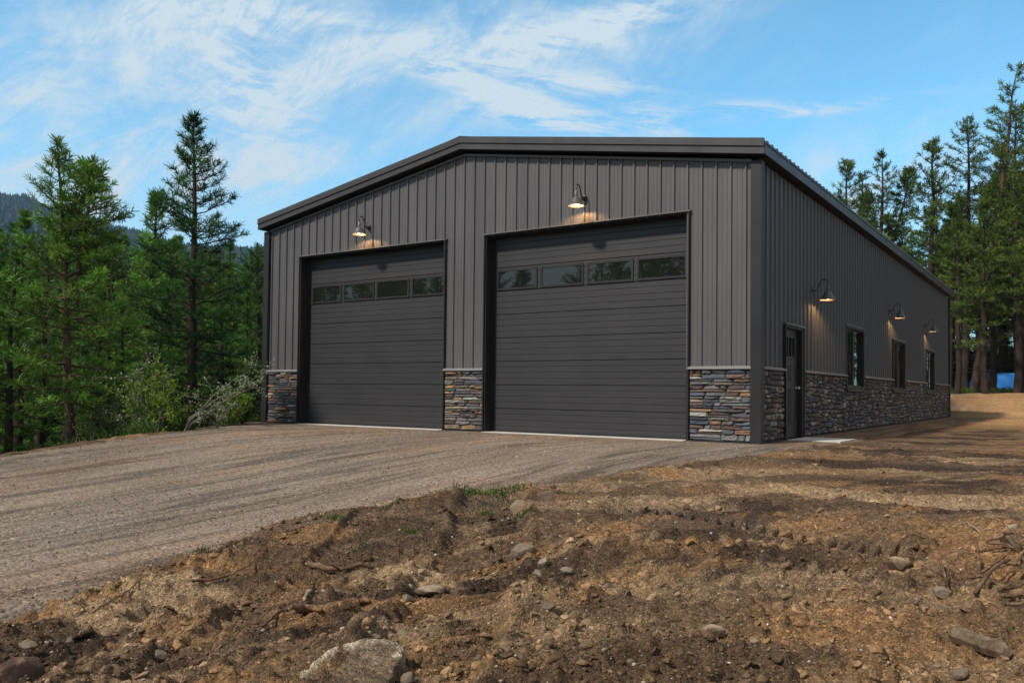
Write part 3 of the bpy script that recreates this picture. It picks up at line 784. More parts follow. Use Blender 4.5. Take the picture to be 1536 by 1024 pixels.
L0 = make_lamp()
for q, (loc, rz, lab) in enumerate(lamps):
    o = L0 if q == 0 else copy_tree(L0)
    dx = (0, -.030, 0) if abs(rz) > 3 else (.030, 0, 0)
    o.location = (loc[0]+dx[0], loc[1]+dx[1], loc[2]); o.rotation_euler.z = rz
    tag(o, lab, 'lamp', 'gooseneck lamps on the garage walls')
L0.rotation_euler.z = math.pi

# ------------------------------------------------------------------ trees
def unit(v): return v/(np.linalg.norm(v, axis=-1, keepdims=True)+1e-9)
def tufts(m, P, D, rng, blades, nl, wd, shade):
    """needle tufts: P points, D directions"""
    n = len(P)
    if n == 0: return
    R = rng.normal(0, 1, (n, blades, 3))
    dirs = unit(D[:, None]*rng.uniform(.25, 1.5, (n, blades, 1)) + unit(R)*1.0 + np.array([0, 0, .18]))
    ln = nl*rng.uniform(.65, 1.15, (n, blades, 1))
    st = P[:, None] - D[:, None]*rng.uniform(0, nl*.9, (n, blades, 1))
    side = unit(np.cross(dirs, rng.normal(0, 1, (n, blades, 3))))*wd*.5
    a = st-side*.6; b = st+side*.6; c = st+dirs*ln*.75+side; d = st+dirs*ln; e = st+dirs*ln*.75-side
    V = np.stack([a, b, c, d, e], 2).reshape(-1, 3)
    k = np.arange(n*blades)[:, None]*5
    F = k+np.array([[0, 1, 2, 3, 4]])
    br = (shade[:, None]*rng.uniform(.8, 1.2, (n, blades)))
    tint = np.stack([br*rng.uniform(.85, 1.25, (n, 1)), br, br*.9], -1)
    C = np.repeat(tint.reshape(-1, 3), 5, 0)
    m.add(V, F, C)

def make_pine(rng, Ht, cb, width, blades=10, nl=.26, wd=.03, dens=1.0, lean=(0, 0), shape=.8, gap=.0, r0=None, sparse_top=True, dead=6, matn='needle_mid', matb='bark_dark', fork=False):
    root = empty('pine_tree')
    tr = MB(); cr = MB()
    n = 14; t = np.linspace(0, 1, n)
    wob = np.cumsum(rng.normal(0, .010*Ht/ n**.5, (n, 2)), 0); wob -= wob[0]
    P = np.stack([wob[:, 0]+lean[0]*t**1.0*Ht, wob[:, 1]+lean[1]*t*Ht, t*Ht], -1)
    r0 = r0 or .0155*Ht+.02
    tr.tube(np.concatenate([[P[0]-[0, 0, .6]], P]), np.concatenate([[r0*1.25], r0*np.clip(1-t, 0, 1)**.85+.012]), 8)
    heads = [(P, cb, 1.0, width)]
    if fork:
        k0 = int(n*.55); q = P[k0:].copy(); s = np.linspace(0, 1, len(q)); ang = rng.uniform(0, 6.28) if fork is True else fork
        q += np.stack([math.cos(ang)*.11*Ht*s**.7, math.sin(ang)*.11*Ht*s**.7, -.06*Ht*s], -1)
        tr.tube(q, r0*.5*(1-s)+.012, 6); heads.append((q, .35, .45, width*.55))
    TP, TD, TS = [], [], []
    for Pt, cb_, part, width_ in heads:
        z0, z1 = Pt[0, 2], Pt[-1, 2]; hh = z1-z0
        zz = z0+cb_*hh
        while zz < z1-.15:
            u = (zz-z0-cb_*hh)/(hh*(1-cb_))            # 0 crown base .. 1 tip
            prof = (1-u)**shape*min(1, .45+1.6*u)
            nb = rng.integers(3, 6)
            a0 = rng.uniform(0, 6.28)
            for q in range(nb):
                if rng.random() < gap: continue
                Lb = width_*prof*rng.uniform(.55, 1.18)+.12
                az = a0+q*6.28/nb+rng.normal(0, .35)
                el = -.12+.85*u**1.3+rng.normal(0, .13)
                o = np.array([np.interp(zz, Pt[:, 2], Pt[:, 0]), np.interp(zz, Pt[:, 2], Pt[:, 1]), zz])
                h = np.array([math.cos(az), math.sin(az), 0])
                sb = np.linspace(0, 1, 5)
                path = o+h*(sb*Lb*math.cos(el))[:, None]+np.array([0, 0, 1])*(Lb*(math.sin(el)*sb-.10*sb*(1-u)+.20*sb**2.2))[:, None]
                path[1:] += rng.normal(0, .03*Lb, (4, 3))
                tr.tube(path, np.linspace(.011+.008*Lb, .006, 5), 4, cap=False)
                nt = max(2, int(Lb/(.20/dens)))
                for v in np.linspace(.28 if Lb > .6 else .5, 1, nt):
                    i0 = min(int(v*4), 3); pp = path[i0]+(path[i0+1]-path[i0])*(v*4-i0)
                    dd = unit(path[i0+1]-path[i0])
                    reps = 1 if v > .97 else 2
                    for e in range(reps):
                        sd = unit(np.cross(dd, [0, 0, 1]))*(1 if (e+int(v*50)) % 2 else -1)
                        off = (sd*rng.uniform(.5, 1)+dd*.7+np.array([0, 0, rng.uniform(-.1, .5)]))
                        l2 = Lb*.34*(1.08-v)*rng.uniform(.5, 1.2)+.05 if v < .97 else 0
                        tip = pp+unit(off)*l2
                        if l2 > .16: tr.tube(np.array([pp, (pp+tip)/2+[0, 0, .01], tip]), [.008, .006, .004], 3, cap=False)
                        TP.append(tip); TD.append(unit(off) if v < .97 else dd)
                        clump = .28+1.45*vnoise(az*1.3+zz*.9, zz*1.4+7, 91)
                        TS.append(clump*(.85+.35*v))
            zz += hh*rng.uniform(.018, .034)*(.75+.6*(1-u))
        TP.append(Pt[-1]); TD.append(np.array([0, 0, 1.])); TS.append(1.0)
    for q in range(dead):
        zz = Ht*rng.uniform(.12, cb+.08); az = rng.uniform(0, 6.28); Lb = width*rng.uniform(.3, .8)
        o = np.array([np.interp(zz, P[:, 2], P[:, 0]), np.interp(zz, P[:, 2], P[:, 1]), zz]); h = np.array([math.cos(az), math.sin(az), 0]); sb = np.linspace(0, 1, 5)
        pa = o+h*(sb*Lb)[:, None]+np.array([0, 0, 1])*(-.18*Lb*sb+.25*Lb*sb**3)[:, None]+np.concatenate([[[0, 0, 0]], rng.normal(0, .05*Lb, (4, 3))])
        tr.tube(pa, np.linspace(.02, .006, 5), 4, cap=False)
        for e in range(2):
            tr.tube(np.array([pa[2+e], pa[2+e]+rng.normal(0, .22*Lb, 3)]), [.008, .004], 3, cap=False)
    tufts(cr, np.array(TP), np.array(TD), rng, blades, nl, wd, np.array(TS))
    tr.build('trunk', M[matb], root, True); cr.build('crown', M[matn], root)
    return root

rt = np.random.default_rng(5)
def place(o, x, y, rz, s=1.0, zs=1.0, dz=-.12):
    o.location = (x, y, gz(x, y)+dz); o.rotation_euler.z = rz; o.scale = (s, s, s*zs)
def ztop(py, px, dist):
    """height above the terrain a tree needs to reach row py at this distance"""
    x, y = at(px, dist); hz = 590+.0107*(px-768)
    dep = dist*math.cos(math.atan((px-768)/FPX))
    return CP[2]+(hz-py)/FPX*dep - gz(x, y)+.12

# the individual trees on the left
camdir = math.atan2(CR[1], CR[0])      # world angle of picture-right, for leans
def lean_px(a): return (math.cos(camdir)*a, math.sin(camdir)*a)
h1 = ztop(216, 85, 20.5)
T = make_pine(np.random.default_rng(11), h1, .26, 2.0, 20, .18, .016, .95, lean_px(-.055), .95, .12, r0=.105, matn='needle_mid', matb='bark_red', fork=camdir-.1)
x, y = at(113, 20.5); place(T, x, y, 0); tag(T, 'fork topped pine with reddish bare lower trunk at the far left gravel edge', 'pine')
h2 = ztop(172, 278, 25)
T = make_pine(np.random.default_rng(12), h2, .14, 2.15, 20, .19, .016, 1.1, lean_px(-.02), .78, .05, r0=.15, matn='needle_dark', matb='bark_dark', dead=10)
x, y = at(291, 25); place(T, x, y, 0); tag(T, 'tall pointed dark pine, highest one left of the garage', 'pine')
h3 = ztop(288, 218, 31)
T = make_pine(np.random.default_rng(13), h3, .2, 1.8, 14, .24, .025, 1.0, (0, 0), .8, .1, matn='needle_mid')
x, y = at(220, 31); place(T, x, y, 0); tag(T, 'middle pine with thin tip just left of the tall pointed dark pine', 'pine')

def make_shrub(rng, name, hgt, spread, stems, leaves, ls, matl, lean=(0, 0), open_=.5, matb='bark_grey'):
    r = empty(name); st = MB(); lf = MB(); P = []
    for q in range(stems):
        az = rng.uniform(0, 6.28); d = np.array([math.cos(az)*spread*rng.uniform(.1, 1)+lean[0], math.sin(az)*spread*rng.uniform(.1, 1)+lean[1], hgt*rng.uniform(.6, 1)])
        s = np.linspace(0, 1, 7); pa = d*np.stack([s**1.2, s**1.2, s**.85], -1)+np.concatenate([[[0, 0, -.05]], rng.normal(0, .025*hgt, (6, 3))])
        st.tube(pa, np.linspace(.014, .004, 7)*(1+hgt*.2), 5, cap=False)
        for e in range(6):
            k0 = rng.integers(2, 7); tip = pa[k0]+rng.normal(0, .17*hgt, 3)+[0, 0, .08*hgt]
            st.tube(np.array([pa[k0], (pa[k0]+tip)/2+rng.normal(0, .02, 3), tip]), [.006, .004, .003], 4, cap=False)
            n = leaves//(stems*6); w = rng.uniform(0, 1, (n, 1))**open_
            P.append(pa[k0]+(tip-pa[k0])*w+rng.normal(0, .035*hgt, (n, 3)))
    P = np.concatenate(P); n = len(P)
    a = unit(rng.normal(0, 1, (n, 3))+[0, 0, .4]); b = unit(np.cross(a, rng.normal(0, 1, (n, 3)))); s = ls*rng.uniform(.6, 1.2, (n, 1))
    V = np.stack([P, P+a*s*.5+b*s*.28, P+a*s, P+a*s*.5-b*s*.28], 1).reshape(-1, 3)
    sh = np.repeat(rng.uniform(.55, 1.45, n), 4)
    lf.add(V, np.arange(n*4).reshape(-1, 4), np.stack([sh, sh, sh], -1))
    st.build('stem', M[matb], r, True); lf.build('foliage', M[matl], r)
    return r
# forest prototypes
protos = []
for q in range(7):
    r = np.random.default_rng(100+q)
    hh = r.uniform(9, 12)
    protos.append((make_pine(r, hh, [.22, .32, .40, .25, .48, .18, .35][q], r.uniform(1.5, 2.1), 15, .20, .024, .85, (r.normal(0, .015), r.normal(0, .015)), [.7, .9, .6, .8, .6, 1.0, .75][q], .2,
                   matn=['needle_mid', 'needle_mid', 'needle_dark', 'needle_mid', 'needle_lit', 'needle_mid', 'needle_dark'][q], dead=8), hh))
usedp = [False]*len(protos)
def forest_tree(px, dist, py, label, group, ks=None, smax=None):
    q = rt.choice(ks) if ks is not None else rt.integers(len(protos))
    src, hh = protos[q]
    if usedp[q]: o = copy_tree(src)
    else: o = src; usedp[q] = True
    x, y = at(px, dist); need = max(ztop(py, px, dist), 2.5)
    s = need/hh; sw = max(s, .62)*rt.uniform(.9, 1.15)
    place(o, x, y, rt.uniform(0, 6.28), 1, 1); o.scale = (sw, sw, s)
    tag(o, label, 'pine', group); return o
FL = ('slender green pine standing in the dense forest left of the garage', 'forest pines left of the garage')
def skyline(px):
    return np.interp(px, [-160, 0, 30, 60, 120, 170, 205, 240, 300, 345, 365, 400, 440], [330, 335, 325, 370, 372, 350, 356, 350, 362, 362, 374, 372, 372])
# far rows to near rows
for dist, step, jit, low in ((84, 20, 22, 0), (66, 21, 30, 4), (52, 23, 40, 8), (41, 28, 55, 14), (33, 36, 80, 30)):
    px = -80 + rt.uniform(0, step)
    while px < 445:
        if not (dist < 38 and (px > 375)):
            forest_tree(px, dist+rt.uniform(-4, 4), skyline(px)+low+abs(rt.normal(0, jit)), *FL)
        px += step*rt.uniform(.7, 1.3)
for px, d, py in ((-30, 24, 330), (22, 25.5, 318), (60, 27, 352), (145, 27, 420), (180, 26, 455), (240, 28, 440), (335, 27, 402), (388, 31, 372), (372, 29, 440), (-90, 23, 300), (8, 23.5, 380), (255, 33, 385), (160, 33, 350)):
    forest_tree(px, d, py, *FL)

# pines on the right behind the building
rightp = []
for q, (hh, cb, wdt, lean, fk) in enumerate(((17.5, .27, 2.8, .13, False), (16, .33, 2.6, .02, False), (14, .26, 2.2, 0, camdir), (12, .28, 2.0, -.01, False))):
    rightp.append((make_pine(np.random.default_rng(200+q), hh, cb, wdt, 17, .25, .027, .68, lean_px(lean), .6, .26, matn='needle_lit', matb='bark_red' if q == 0 else 'bark_dark', dead=16, fork=fk, r0=.22 if q < 2 else None), hh))
usedr = [False]*4
def right_tree(q, px, dist, py, label, group=None, rz=0.0):
    src, hh = rightp[q]
    if usedr[q]: o = copy_tree(src)
    else: o = src; usedr[q] = True
    x, y = at(px, dist); s = max(ztop(py, px, dist), 2.5)/hh
    place(o, x, y, rz); sw = max(s, .7); o.scale = (sw, sw, s); tag(o, label, 'pine', group); return o
right_tree(0, 1462, 53, 96, 'tallest pine at the far right, leaning right with a reddish trunk')
right_tree(1, 1448, 55, 175, 'tall pine standing just left of the leaning tallest pine')
right_tree(3, 1402, 57, 212, 'slender pine with small round top, rising alone from the gap behind the garage')
right_tree(2, 1322, 60, 230, 'loose topped pine rising over the middle of the side roofline')
right_tree(3, 1270, 62, 243, 'leftmost pine showing over the side roofline', None, 2.0)
right_tree(2, 1295, 66, 262, 'smaller pine between the two pines over the roofline', None, 1.0)
right_tree(1, 1532, 56, 150, 'upright pine at the right edge behind the leaning one', None, 2.2)
o = right_tree(0, 1556, 48, 120, 'pine with a strongly leaning trunk at the right picture edge'); o.rotation_euler = (0, .0, .3)
FR = ('pine crowded among others in the wood behind the garage', 'pines in the wood behind the garage')
for dist, step, tops in ((60, 28, (300, 400)), (70, 28, (250, 380)), (82, 28, (260, 360))):
    px = 1215
    while px < 1610:
        a, b = tops; q = rt.integers(1, 4) if rt.random() < .5 else None
        lo = np.interp(px, [1215, 1300, 1380, 1440, 1520, 1640], [300, 285, 300, 250, 190, 190])
        py = lo+rt.uniform(0, 120)
        if q is not None: right_tree(q, px, dist+rt.uniform(-3, 3), py, *FR, rz=rt.uniform(0, 6.28))
        else: forest_tree(px, dist+rt.uniform(-3, 3), py+40, *FR)
        px += step*rt.uniform(.7, 1.3)
for px, d, py in ((1436, 50.5, 330), (1478, 50, 300), (1488, 53, 280), (1526, 52, 250), (1545, 49, 200), (1575, 47, 150), (1425, 56, 300)):
    right_tree(1 if px % 2 else 3, px, d, py, *FR, rz=rt.uniform(0, 6.28))

for q in range(28):
    px = 1600+34*q; d = rt.uniform(48, 74); az = math.radians(rt.uniform(-1, 42)); x, y = CP[0]+d*math.sin(az), CP[1]+d*math.cos(az)
    src, hh = (protos[rt.integers(len(protos))] if rt.random() < .6 else rightp[rt.integers(4)]); o = copy_tree(src); s = rt.uniform(10, 16)/hh
    place(o, x, y, rt.uniform(0, 6.28)); o.scale = (max(s, .8), max(s, .8), s); tag(o, 'pine beyond the right picture edge, seen only as a reflection in the side windows', 'pine', 'pines beyond the right edge')
for q in range(48):
    d = rt.uniform(76, 104); az = math.radians(rt.uniform(-17, 44)); x, y = CP[0]+d*math.sin(az), CP[1]+d*math.cos(az)
    src, hh = protos[[0, 1, 3, 5, 0, 3][rt.integers(6)]]; o = copy_tree(src); s = rt.uniform(10, 15)/hh
    place(o, x, y, rt.uniform(0, 6.28), 1, 1, -1.0); o.scale = (s*1.25, s*1.25, s); tag(o, FR[0], 'pine', FR[1]) if az < math.radians(-1) else tag(o, 'pine beyond the right picture edge, seen only as a reflection in the side windows', 'pine', 'pines beyond the right edge')
FS = None
for q in range(26):
    px = rt.uniform(1415, 1600); d = rt.uniform(63, 80); x, y = at(px, d)
    if FS is None: FS = o = make_shrub(np.random.default_rng(71), 'shrub', 2.6, 1.5, 12, 5200, .20, 'needle_dark', open_=.8, matb='bark_dark')
    else: o = copy_tree(FS)
    place(o, x, y, rt.uniform(0, 6.28), rt.uniform(.8, 1.3)); tag(o, 'dark undergrowth bush behind the trunks at the right', 'shrub', 'undergrowth bushes in the right wood')
# trees across the clearing behind the camera: they show in the door glass
for q in range(46):
    a = math.radians(rt.uniform(196, 236)); d = rt.uniform(42, 60)
    x, y = -4+d*math.sin(a), d*math.cos(a)
    src, hh = protos[rt.integers(len(protos))]
    o = copy_tree(src); dd_ = np.hypot(x+6, y); k_ = np.interp(math.degrees(a), [186, 205, 212, 224, 244], [.18, .18, .176, .130, .120])*rt.uniform(.92, 1.14); s = (3.3+k_*dd_-gz(x, y))/hh; place(o, x, y, rt.uniform(0, 6.28)); o.scale = (s*1.15, s*1.15, s)
    tag(o, 'pine across the clearing, seen only as a reflection in the garage door glass', 'pine', 'pines across the clearing')

# ------------------------------------------------------------------ hill with its wood
pxs = np.linspace(-420, 620, 120); ts = np.linspace(0, 1, 60)
azs = YAW+np.arctan((pxs-768)/FPX)
def ridge_z(px):
    py = np.interp(px, [-420, -150, 0, 30, 60, 110, 170, 230, 300, 370, 450, 620], [255, 275, 299, 304, 314, 326, 338, 352, 366, 370, 380, 430])+26
    return CP[2]+(590+.0107*(px-768)-py)/FPX*np.cos(np.arctan((px-768)/FPX))*1800
def hill_z(px, t):
    up = np.where(t < .72, sstep(-.15, .72, t)**1.15, 1-.5*sstep(.72, 1.2, t))
    return ridge_z(px)*up*(1+.10*(fbm(px/90., t*5, 81, 4)-.5)*(t < .68))+8*(fbm(px/30., t*9, 82, 3)-.5)
PX_, TT = np.meshgrid(pxs, ts); RD_ = 620+TT*1640
AZ = YAW+np.arctan((PX_-768)/FPX)
m = MB(); n = len(pxs); i = np.arange(len(ts)-1)[:, None]*n; j = np.arange(n-1)[None]
m.add(np.stack([CP[0]+RD_*np.sin(AZ), CP[1]+RD_*np.cos(AZ), hill_z(PX_, TT)], -1).reshape(-1, 3), np.stack([i+j, i+j+1, i+n+j+1, i+n+j], -1).reshape(-1, 4))
kind(m.build('hill', M['hill'], None, True), 'structure')
m = MB(); rh = np.random.default_rng(9); N = 15000
pq = rh.uniform(-300, 480, N); tq = rh.uniform(.40, .80, N); rq_ = 620+tq*1640; aq = YAW+np.arctan((pq-768)/FPX)
cx_, cy_, zi = CP[0]+rq_*np.sin(aq), CP[1]+rq_*np.cos(aq), hill_z(pq, tq)
hh = rh.uniform(9, 22, N); rw = hh*rh.uniform(.15, .26, N)
th = np.arange(5)/5*6.283
ring = []
for fz, fr in ((.0, .9), (.35, 1.0), (.6, .62)):
    ring.append(np.stack([cx_[:, None]+fr*rw[:, None]*np.cos(th)*rh.uniform(.7, 1.2, (N, 5)), cy_[:, None]+fr*rw[:, None]*np.sin(th)*rh.uniform(.7, 1.2, (N, 5)), np.repeat((zi-1+fz*hh)[:, None], 5, 1)], -1))
tipv = np.stack([cx_, cy_, zi+hh], -1)[:, None]
Vv = np.concatenate(ring+[tipv], 1); o0 = np.arange(N)[:, None, None]*16; jj = np.arange(5); kk = (jj+1) % 5
F4 = np.concatenate([np.stack([jj+5*l, kk+5*l, kk+5*l+5, jj+5*l+5], -1) for l in (0, 1)])
F3 = np.stack([jj+10, kk+10, np.full(5, 15)], -1)
sh = np.repeat(rh.uniform(.7, 1.4, N), 16)
m.add(Vv.reshape(-1, 3), [(F4[None]+o0).reshape(-1, 4), (F3[None]+o0).reshape(-1, 3)], np.stack([sh, sh, sh], -1))
kind(m.build('distant_forest', leafmat('distant conifers', (.014, .032, .020), (.014, .032, .020), .1)), 'stuff')

# ------------------------------------------------------------------ shrubs and grass
def shrub_at(px, dist, *a, label='', **k):
    o = make_shrub(*a, **k); x, y = at(px, dist); o.location = (x, y, gz(x, y)-.03); return tag(o, label, 'shrub')
shrub_at(180, 20.5, np.random.default_rng(31), 'shrub', 1.75, .8, 9, 2000, .075, 'leaf_olive', label='olive green shrub with pale tips, right of the reddish trunked pine')
shrub_at(238, 18.6, np.random.default_rng(32), 'shrub', 1.35, .75, 10, 2600, .075, 'leaf_yellow', label='bright yellow green bush at the gravel edge')
o = shrub_at(277, 18.2, np.random.default_rng(33), 'shrub', 1.3, .22, 4, 620, .055, 'leaf_pale', lean=lean_px(1.45), label='leaning whitish leaved branch shrub arching right over the gravel edge')
shrub_at(326, 18.9, np.random.default_rng(36), 'shrub', .75, .5, 5, 330, .045, 'leaf_pale', label='low sparse whitish shrub under the arching pale branch')
shrub_at(206, 19.4, np.random.default_rng(38), 'shrub', 1.9, .5, 6, 900, .05, 'leaf_pale', label='pale leaved upright shrub behind the yellow green bush')
shrub_at(345, 20.3, np.random.default_rng(34), 'shrub', .75, .6, 9, 1600, .075, 'leaf_yellow', label='low green bush left of the garage corner')
shrub_at(366, 21.0, np.random.default_rng(35), 'shrub', .6, .45, 8, 1500, .07, 'leaf_olive', label='low olive bush touching the left garage corner')
shrub_at(128, 19.8, np.random.default_rng(37), 'shrub', 1.3, .7, 8, 1500, .07, 'leaf_olive', label='dim olive bush beside the base of the reddish trunked pine')

def grass(name, pts, rng, hgt, mat):
    P = np.array(pts); n = len(P); m = MB()
    az = rng.uniform(0, 6.28, n); h = hgt*rng.uniform(.4, 1.2, n); bend = h*rng.uniform(.1, .7, n)
    dx = np.stack([np.cos(az), np.sin(az), 0*az], -1); sd = np.stack([-np.sin(az), np.cos(az), 0*az], -1)*(.0045+.02*hgt)[..., None] if np.ndim(hgt) else np.stack([-np.sin(az), np.cos(az), 0*az], -1)*(.0035+.012*hgt)
    top = P+dx*bend[:, None]+np.array([0, 0, 1])*h[:, None]; mid = P+dx*(bend*.35)[:, None]+np.array([0, 0, .6])*h[:, None]
    V = np.stack([P-sd, P+sd, mid+sd*.8, top, mid-sd*.8], 1).reshape(-1, 3); sh = np.repeat(rng.uniform(.5, 1.4, n), 5)
    m.add(V, np.arange(n*5).reshape(-1, 5), np.stack([sh*rng.uniform(.9, 1.2), sh, sh*.8], -1)); return m.build(name, mat)
# undergrowth along the bank left of the gravel
rg = np.random.default_rng(41)
ey = rg.uniform(-12, .3, 5200); ex = np.interp(ey, [-40, -12, -7.85, -6.6, -5.3, -3.4, -.3, 2], [-6.5, -8.6, -9.55, -9.85, -10.1, -10.7, -13.0, -13.5])-rg.gamma(2., .45, 5200)-.02
pz = base_z(ex, ey)-.02
kk = rg.random(len(ex)) < sstep(.42, .6, fbm(ex*.8, ey*.8, 42, 3))
kind(grass('grass', np.stack([ex, ey, pz], -1)[kk], rg, .34, M['grass']), 'stuff')
wx = rg.uniform(-2, 22, 6000); wy = 37.6-.25*np.maximum(wx-6, 0)+rg.gamma(1.5, 1.2, 6000)
kind(grass('grass', np.stack([wx, wy, base_z(wx, wy)-.02], -1), rg, .35, M['grass']), 'stuff')
# green tufts along the gravel and dirt border
lab = {0: 'largest bright green grass clump on the border of gravel and dirt', 1: 'green grass clump just right of the largest clump on the border', 2: 'small green weed below the large grass clump', 3: 'small green weed in dirt beside pale stones'}
for q, (px, py, n, sp, hg) in enumerate(((722, 746, 260, .20, .07), (757, 740, 170, .12, .07), (727, 769, 70, .06, .05), (786, 778, 60, .05, .05), (617, 804, 50, .05, .04), (503, 793, 60, .06, .05), (300, 842, 60, .07, .045), (155, 884, 130, .16, .04), (100, 897, 90, .12, .035), (540, 826, 40, .05, .04), (467, 872, 40, .04, .04), (585, 770, 60, .09, .045))):
    p = G(px, py); a = rg.normal(0, 1, (n, 2))*[sp, sp*.5]
    xx_, yy_ = p[0]+a[:, 0], p[1]+a[:, 1]; zz_ = np.maximum(dirt_z(xx_, yy_)[0], base_z(xx_, yy_)-.06)
    o = grass('grass_clump', np.stack([xx_, yy_, zz_-.005], -1), rg, hg, M['grass'])
    tag(o, lab.get(q, 'tiny green weed growing out of the dark dirt'), 'grass', None if q in lab else 'tiny weeds in the dirt')

# ------------------------------------------------------------------ stones, clods, sticks
def ico(sub):
    import bmesh
    bm = bmesh.new(); bmesh.ops.create_icosphere(bm, subdivisions=sub, radius=1); V = np.array([v.co[:] for v in bm.verts]); F = np.array([[v.index for v in f.verts] for f in bm.faces]); bm.free(); return V, F
I1, I2, I3 = ico(1), ico(2), ico(4)
def lump(rng, VF, flat=(.6, .9), rough=.18, angular=.0):
    V, F = VF; V = V.copy(); ph = rng.uniform(0, 6.28, (5, 3)); fr = rng.uniform(.8, 2.6, (5, 3))
    d = sum(np.sin((V*fr[q]).sum(1)*1.3+ph[q, 0])*.5 for q in range(5))*rough
    V = V*(1+d)[:, None]
    if angular:
        for q in range(7):
            nrm = unit(rng.normal(0, 1, 3)); h = rng.uniform(.55, .85); s = V@nrm; V = V-np.maximum(s-h, 0)[:, None]*nrm*angular
    return V*np.array([1, rng.uniform(.65, .95), rng.uniform(*flat)]), F
rk = np.random.default_rng(55)
# boulders the photograph shows
def big_stone(name, px, py, sx, sy, sz, rz, mat, label, seed, sink=.45, rough=.12, ang=.9):
    r = np.random.default_rng(seed); V, F = lump(r, I3, (.9, .9), rough, ang)
    if True:
        for q in range(9 if sx > .12 else 6):
            nn = unit(r.normal(0, 1, 3)*[1, 1, 1.2]); hq = r.uniform(.42, .72); sq = V@nn; V = V-np.maximum(sq-hq, 0)[:, None]*nn*.92
    V = V*(1+.09*(fbm(V[:, 0]*9+3, V[:, 1]*9+V[:, 2]*7, seed+1, 4)-.5)+.05*(fbm(V[:, 0]*4+3, V[:, 1]*4+V[:, 2]*3, seed, 4)-.5))[:, None]
    V = V/np.abs(V).max(0)*[sx, sy, sz]; m = MB(); m.add(V, F); o = m.build(name, mat, None, sx < .02)
    p = G(px, py); o.location = (p[0], p[1], gz(p[0], p[1])+sz*(1-2*sink)); o.rotation_euler.z = rz; return tag(o, label, 'boulder' if sx > .15 else 'stone')
def slab():
    """tilted flat rock: dirt lies over its face, the rim at the back is bare and pale"""
    r = np.random.default_rng(61)
    O = [(438, 1040), (452, 1014), (474, 1003), (498, 992), (520, 986), (546, 983), (578, 984), (606, 990), (603, 1004), (590, 1020), (583, 1036), (578, 1056), (520, 1066), (462, 1060)]
    hgt = [.0, .022, .045, .065, .08, .088, .085, .075, .062, .045, .03, .0, -.03, -.03]
    rim = [.2, .7, .9, 1, 1, 1, 1, .9, .5, .3, .2, 0, 0, 0]
    Pg = np.array([G(*o) for o in O]); k = 5; n = len(O)*k
    t = np.arange(n)/k; i0 = t.astype(int); f = (t-i0)[:, None]; i1 = (i0+1) % len(O); f2 = f*f*(3-2*f)
    E = Pg[i0]*(1-f)+Pg[i1]*f; hh = np.array(hgt); hz = hh[i0]*(1-f2[:, 0])+hh[i1]*f2[:, 0]; rr_ = np.array(rim); rm = rr_[i0]*(1-f[:, 0])+rr_[i1]*f[:, 0]
    E[:, :2] += r.normal(0, .006, (n, 2)); z0 = base_z(E[:, 0], E[:, 1]); c = E.mean(0); cz = base_z(c[0], c[1])+.030
    rings = []; cols = []
    brown = np.array((.20, .145, .092)); pale = np.array((.66, .56, .42)); mid_ = np.array((.26, .20, .14))
    for q, (sc, dz) in enumerate(((1.03, None), (1.0, -.012), (.965, .0), (.91, .0), (.80, 0), (.62, 0), (.40, 0), (.18, 0))):
        xy = c[:2]+(E[:, :2]-c[:2])*sc; zz = (z0+hz)*sc+cz*(1-sc) if dz is not None else z0-.09
        if dz is not None: zz = zz+dz+.018*(fbm(xy[:, 0]*9, xy[:, 1]*9, 63, 4)-.5)+.008*(fbm(xy[:, 0]*40, xy[:, 1]*40, 64, 2)-.5)
        rings.append(np.column_stack([xy, zz]))
        w = [.3, 1, 1, .8, .30, .05, .0, 0][q]*rm; nz = fbm(xy[:, 0]*14, xy[:, 1]*14, 66, 3)
        w = np.clip(w+(nz-.5)*1.1*(w > .05)+.25*sstep(.60, .70, nz), 0, 1)[:, None]
        cc = brown*(1-w)+pale*w
        if q == 0: cc = cc*0+mid_
        cols.append(cc)
    m = MB(); j = np.arange(n); jn = (j+1) % n; F = []
    for q in range(len(rings)-1): F.append(np.stack([q*n+j, q*n+jn, (q+1)*n+jn, (q+1)*n+j], -1))
    F.append(np.array([(len(rings)-1)*n+j])); m.add(np.concatenate(rings), F, np.concatenate(cols))
    return tag(m.build('boulder', M['dirt'], None, True), 'large flat boulder with a pale bare rim, half buried at the bottom edge', 'boulder')
slab()
big_stone('boulder', 28, 1008, .14, .15, .10, .2, M['boulder_red'], 'reddish brown rock in the bottom left corner', 62)
big_stone('stone', 784, 838, .085, .065, .055, .3, M['rock'], 'angular tan stone in the middle of the dirt, left of the round grey pair', 63)
big_stone('stone', 808, 864, .045, .04, .036, .3, M['rock'], 'round brownish stone, lower of the touching pair', 64)
big_stone('stone', 816, 857, .04, .036, .034, .3, M['rock'], 'round grey stone, upper of the touching pair', 65, .2)
big_stone('stone', 823, 929, .042, .035, .03, .3, M['rock'], 'reddish tan round stone below the touching pair', 66)
big_stone('stone', 820, 757, .07, .03, .085, .3, M['rock'], 'upright pale leaf shaped stone near the gravel border', 67, .2)
big_stone('stone', 779, 766, .11, .07, .075, .1, M['rock'], 'broken grey stone below the green grass clumps', 68, .3)
big_stone('stone', 609, 903, .038, .03, .028, .3, M['tarp_white'] if False else M['rock'], 'small whitish stone above the pale boulder', 69, .3)
big_stone('stone', 603, 940, .036, .028, .024, .9, M['rock'], 'small white stone just right of the pale boulder top', 70, .3)
big_stone('stone', 645, 886, .11, .09, .035, .2, M['boulder'], 'flat tan stone sunk level with the dirt', 71, .35)
big_stone('stone', 1348, 858, .085, .055, .05, .3, M['boulder'], 'grey angular stone left of the brush heap', 72, .35)
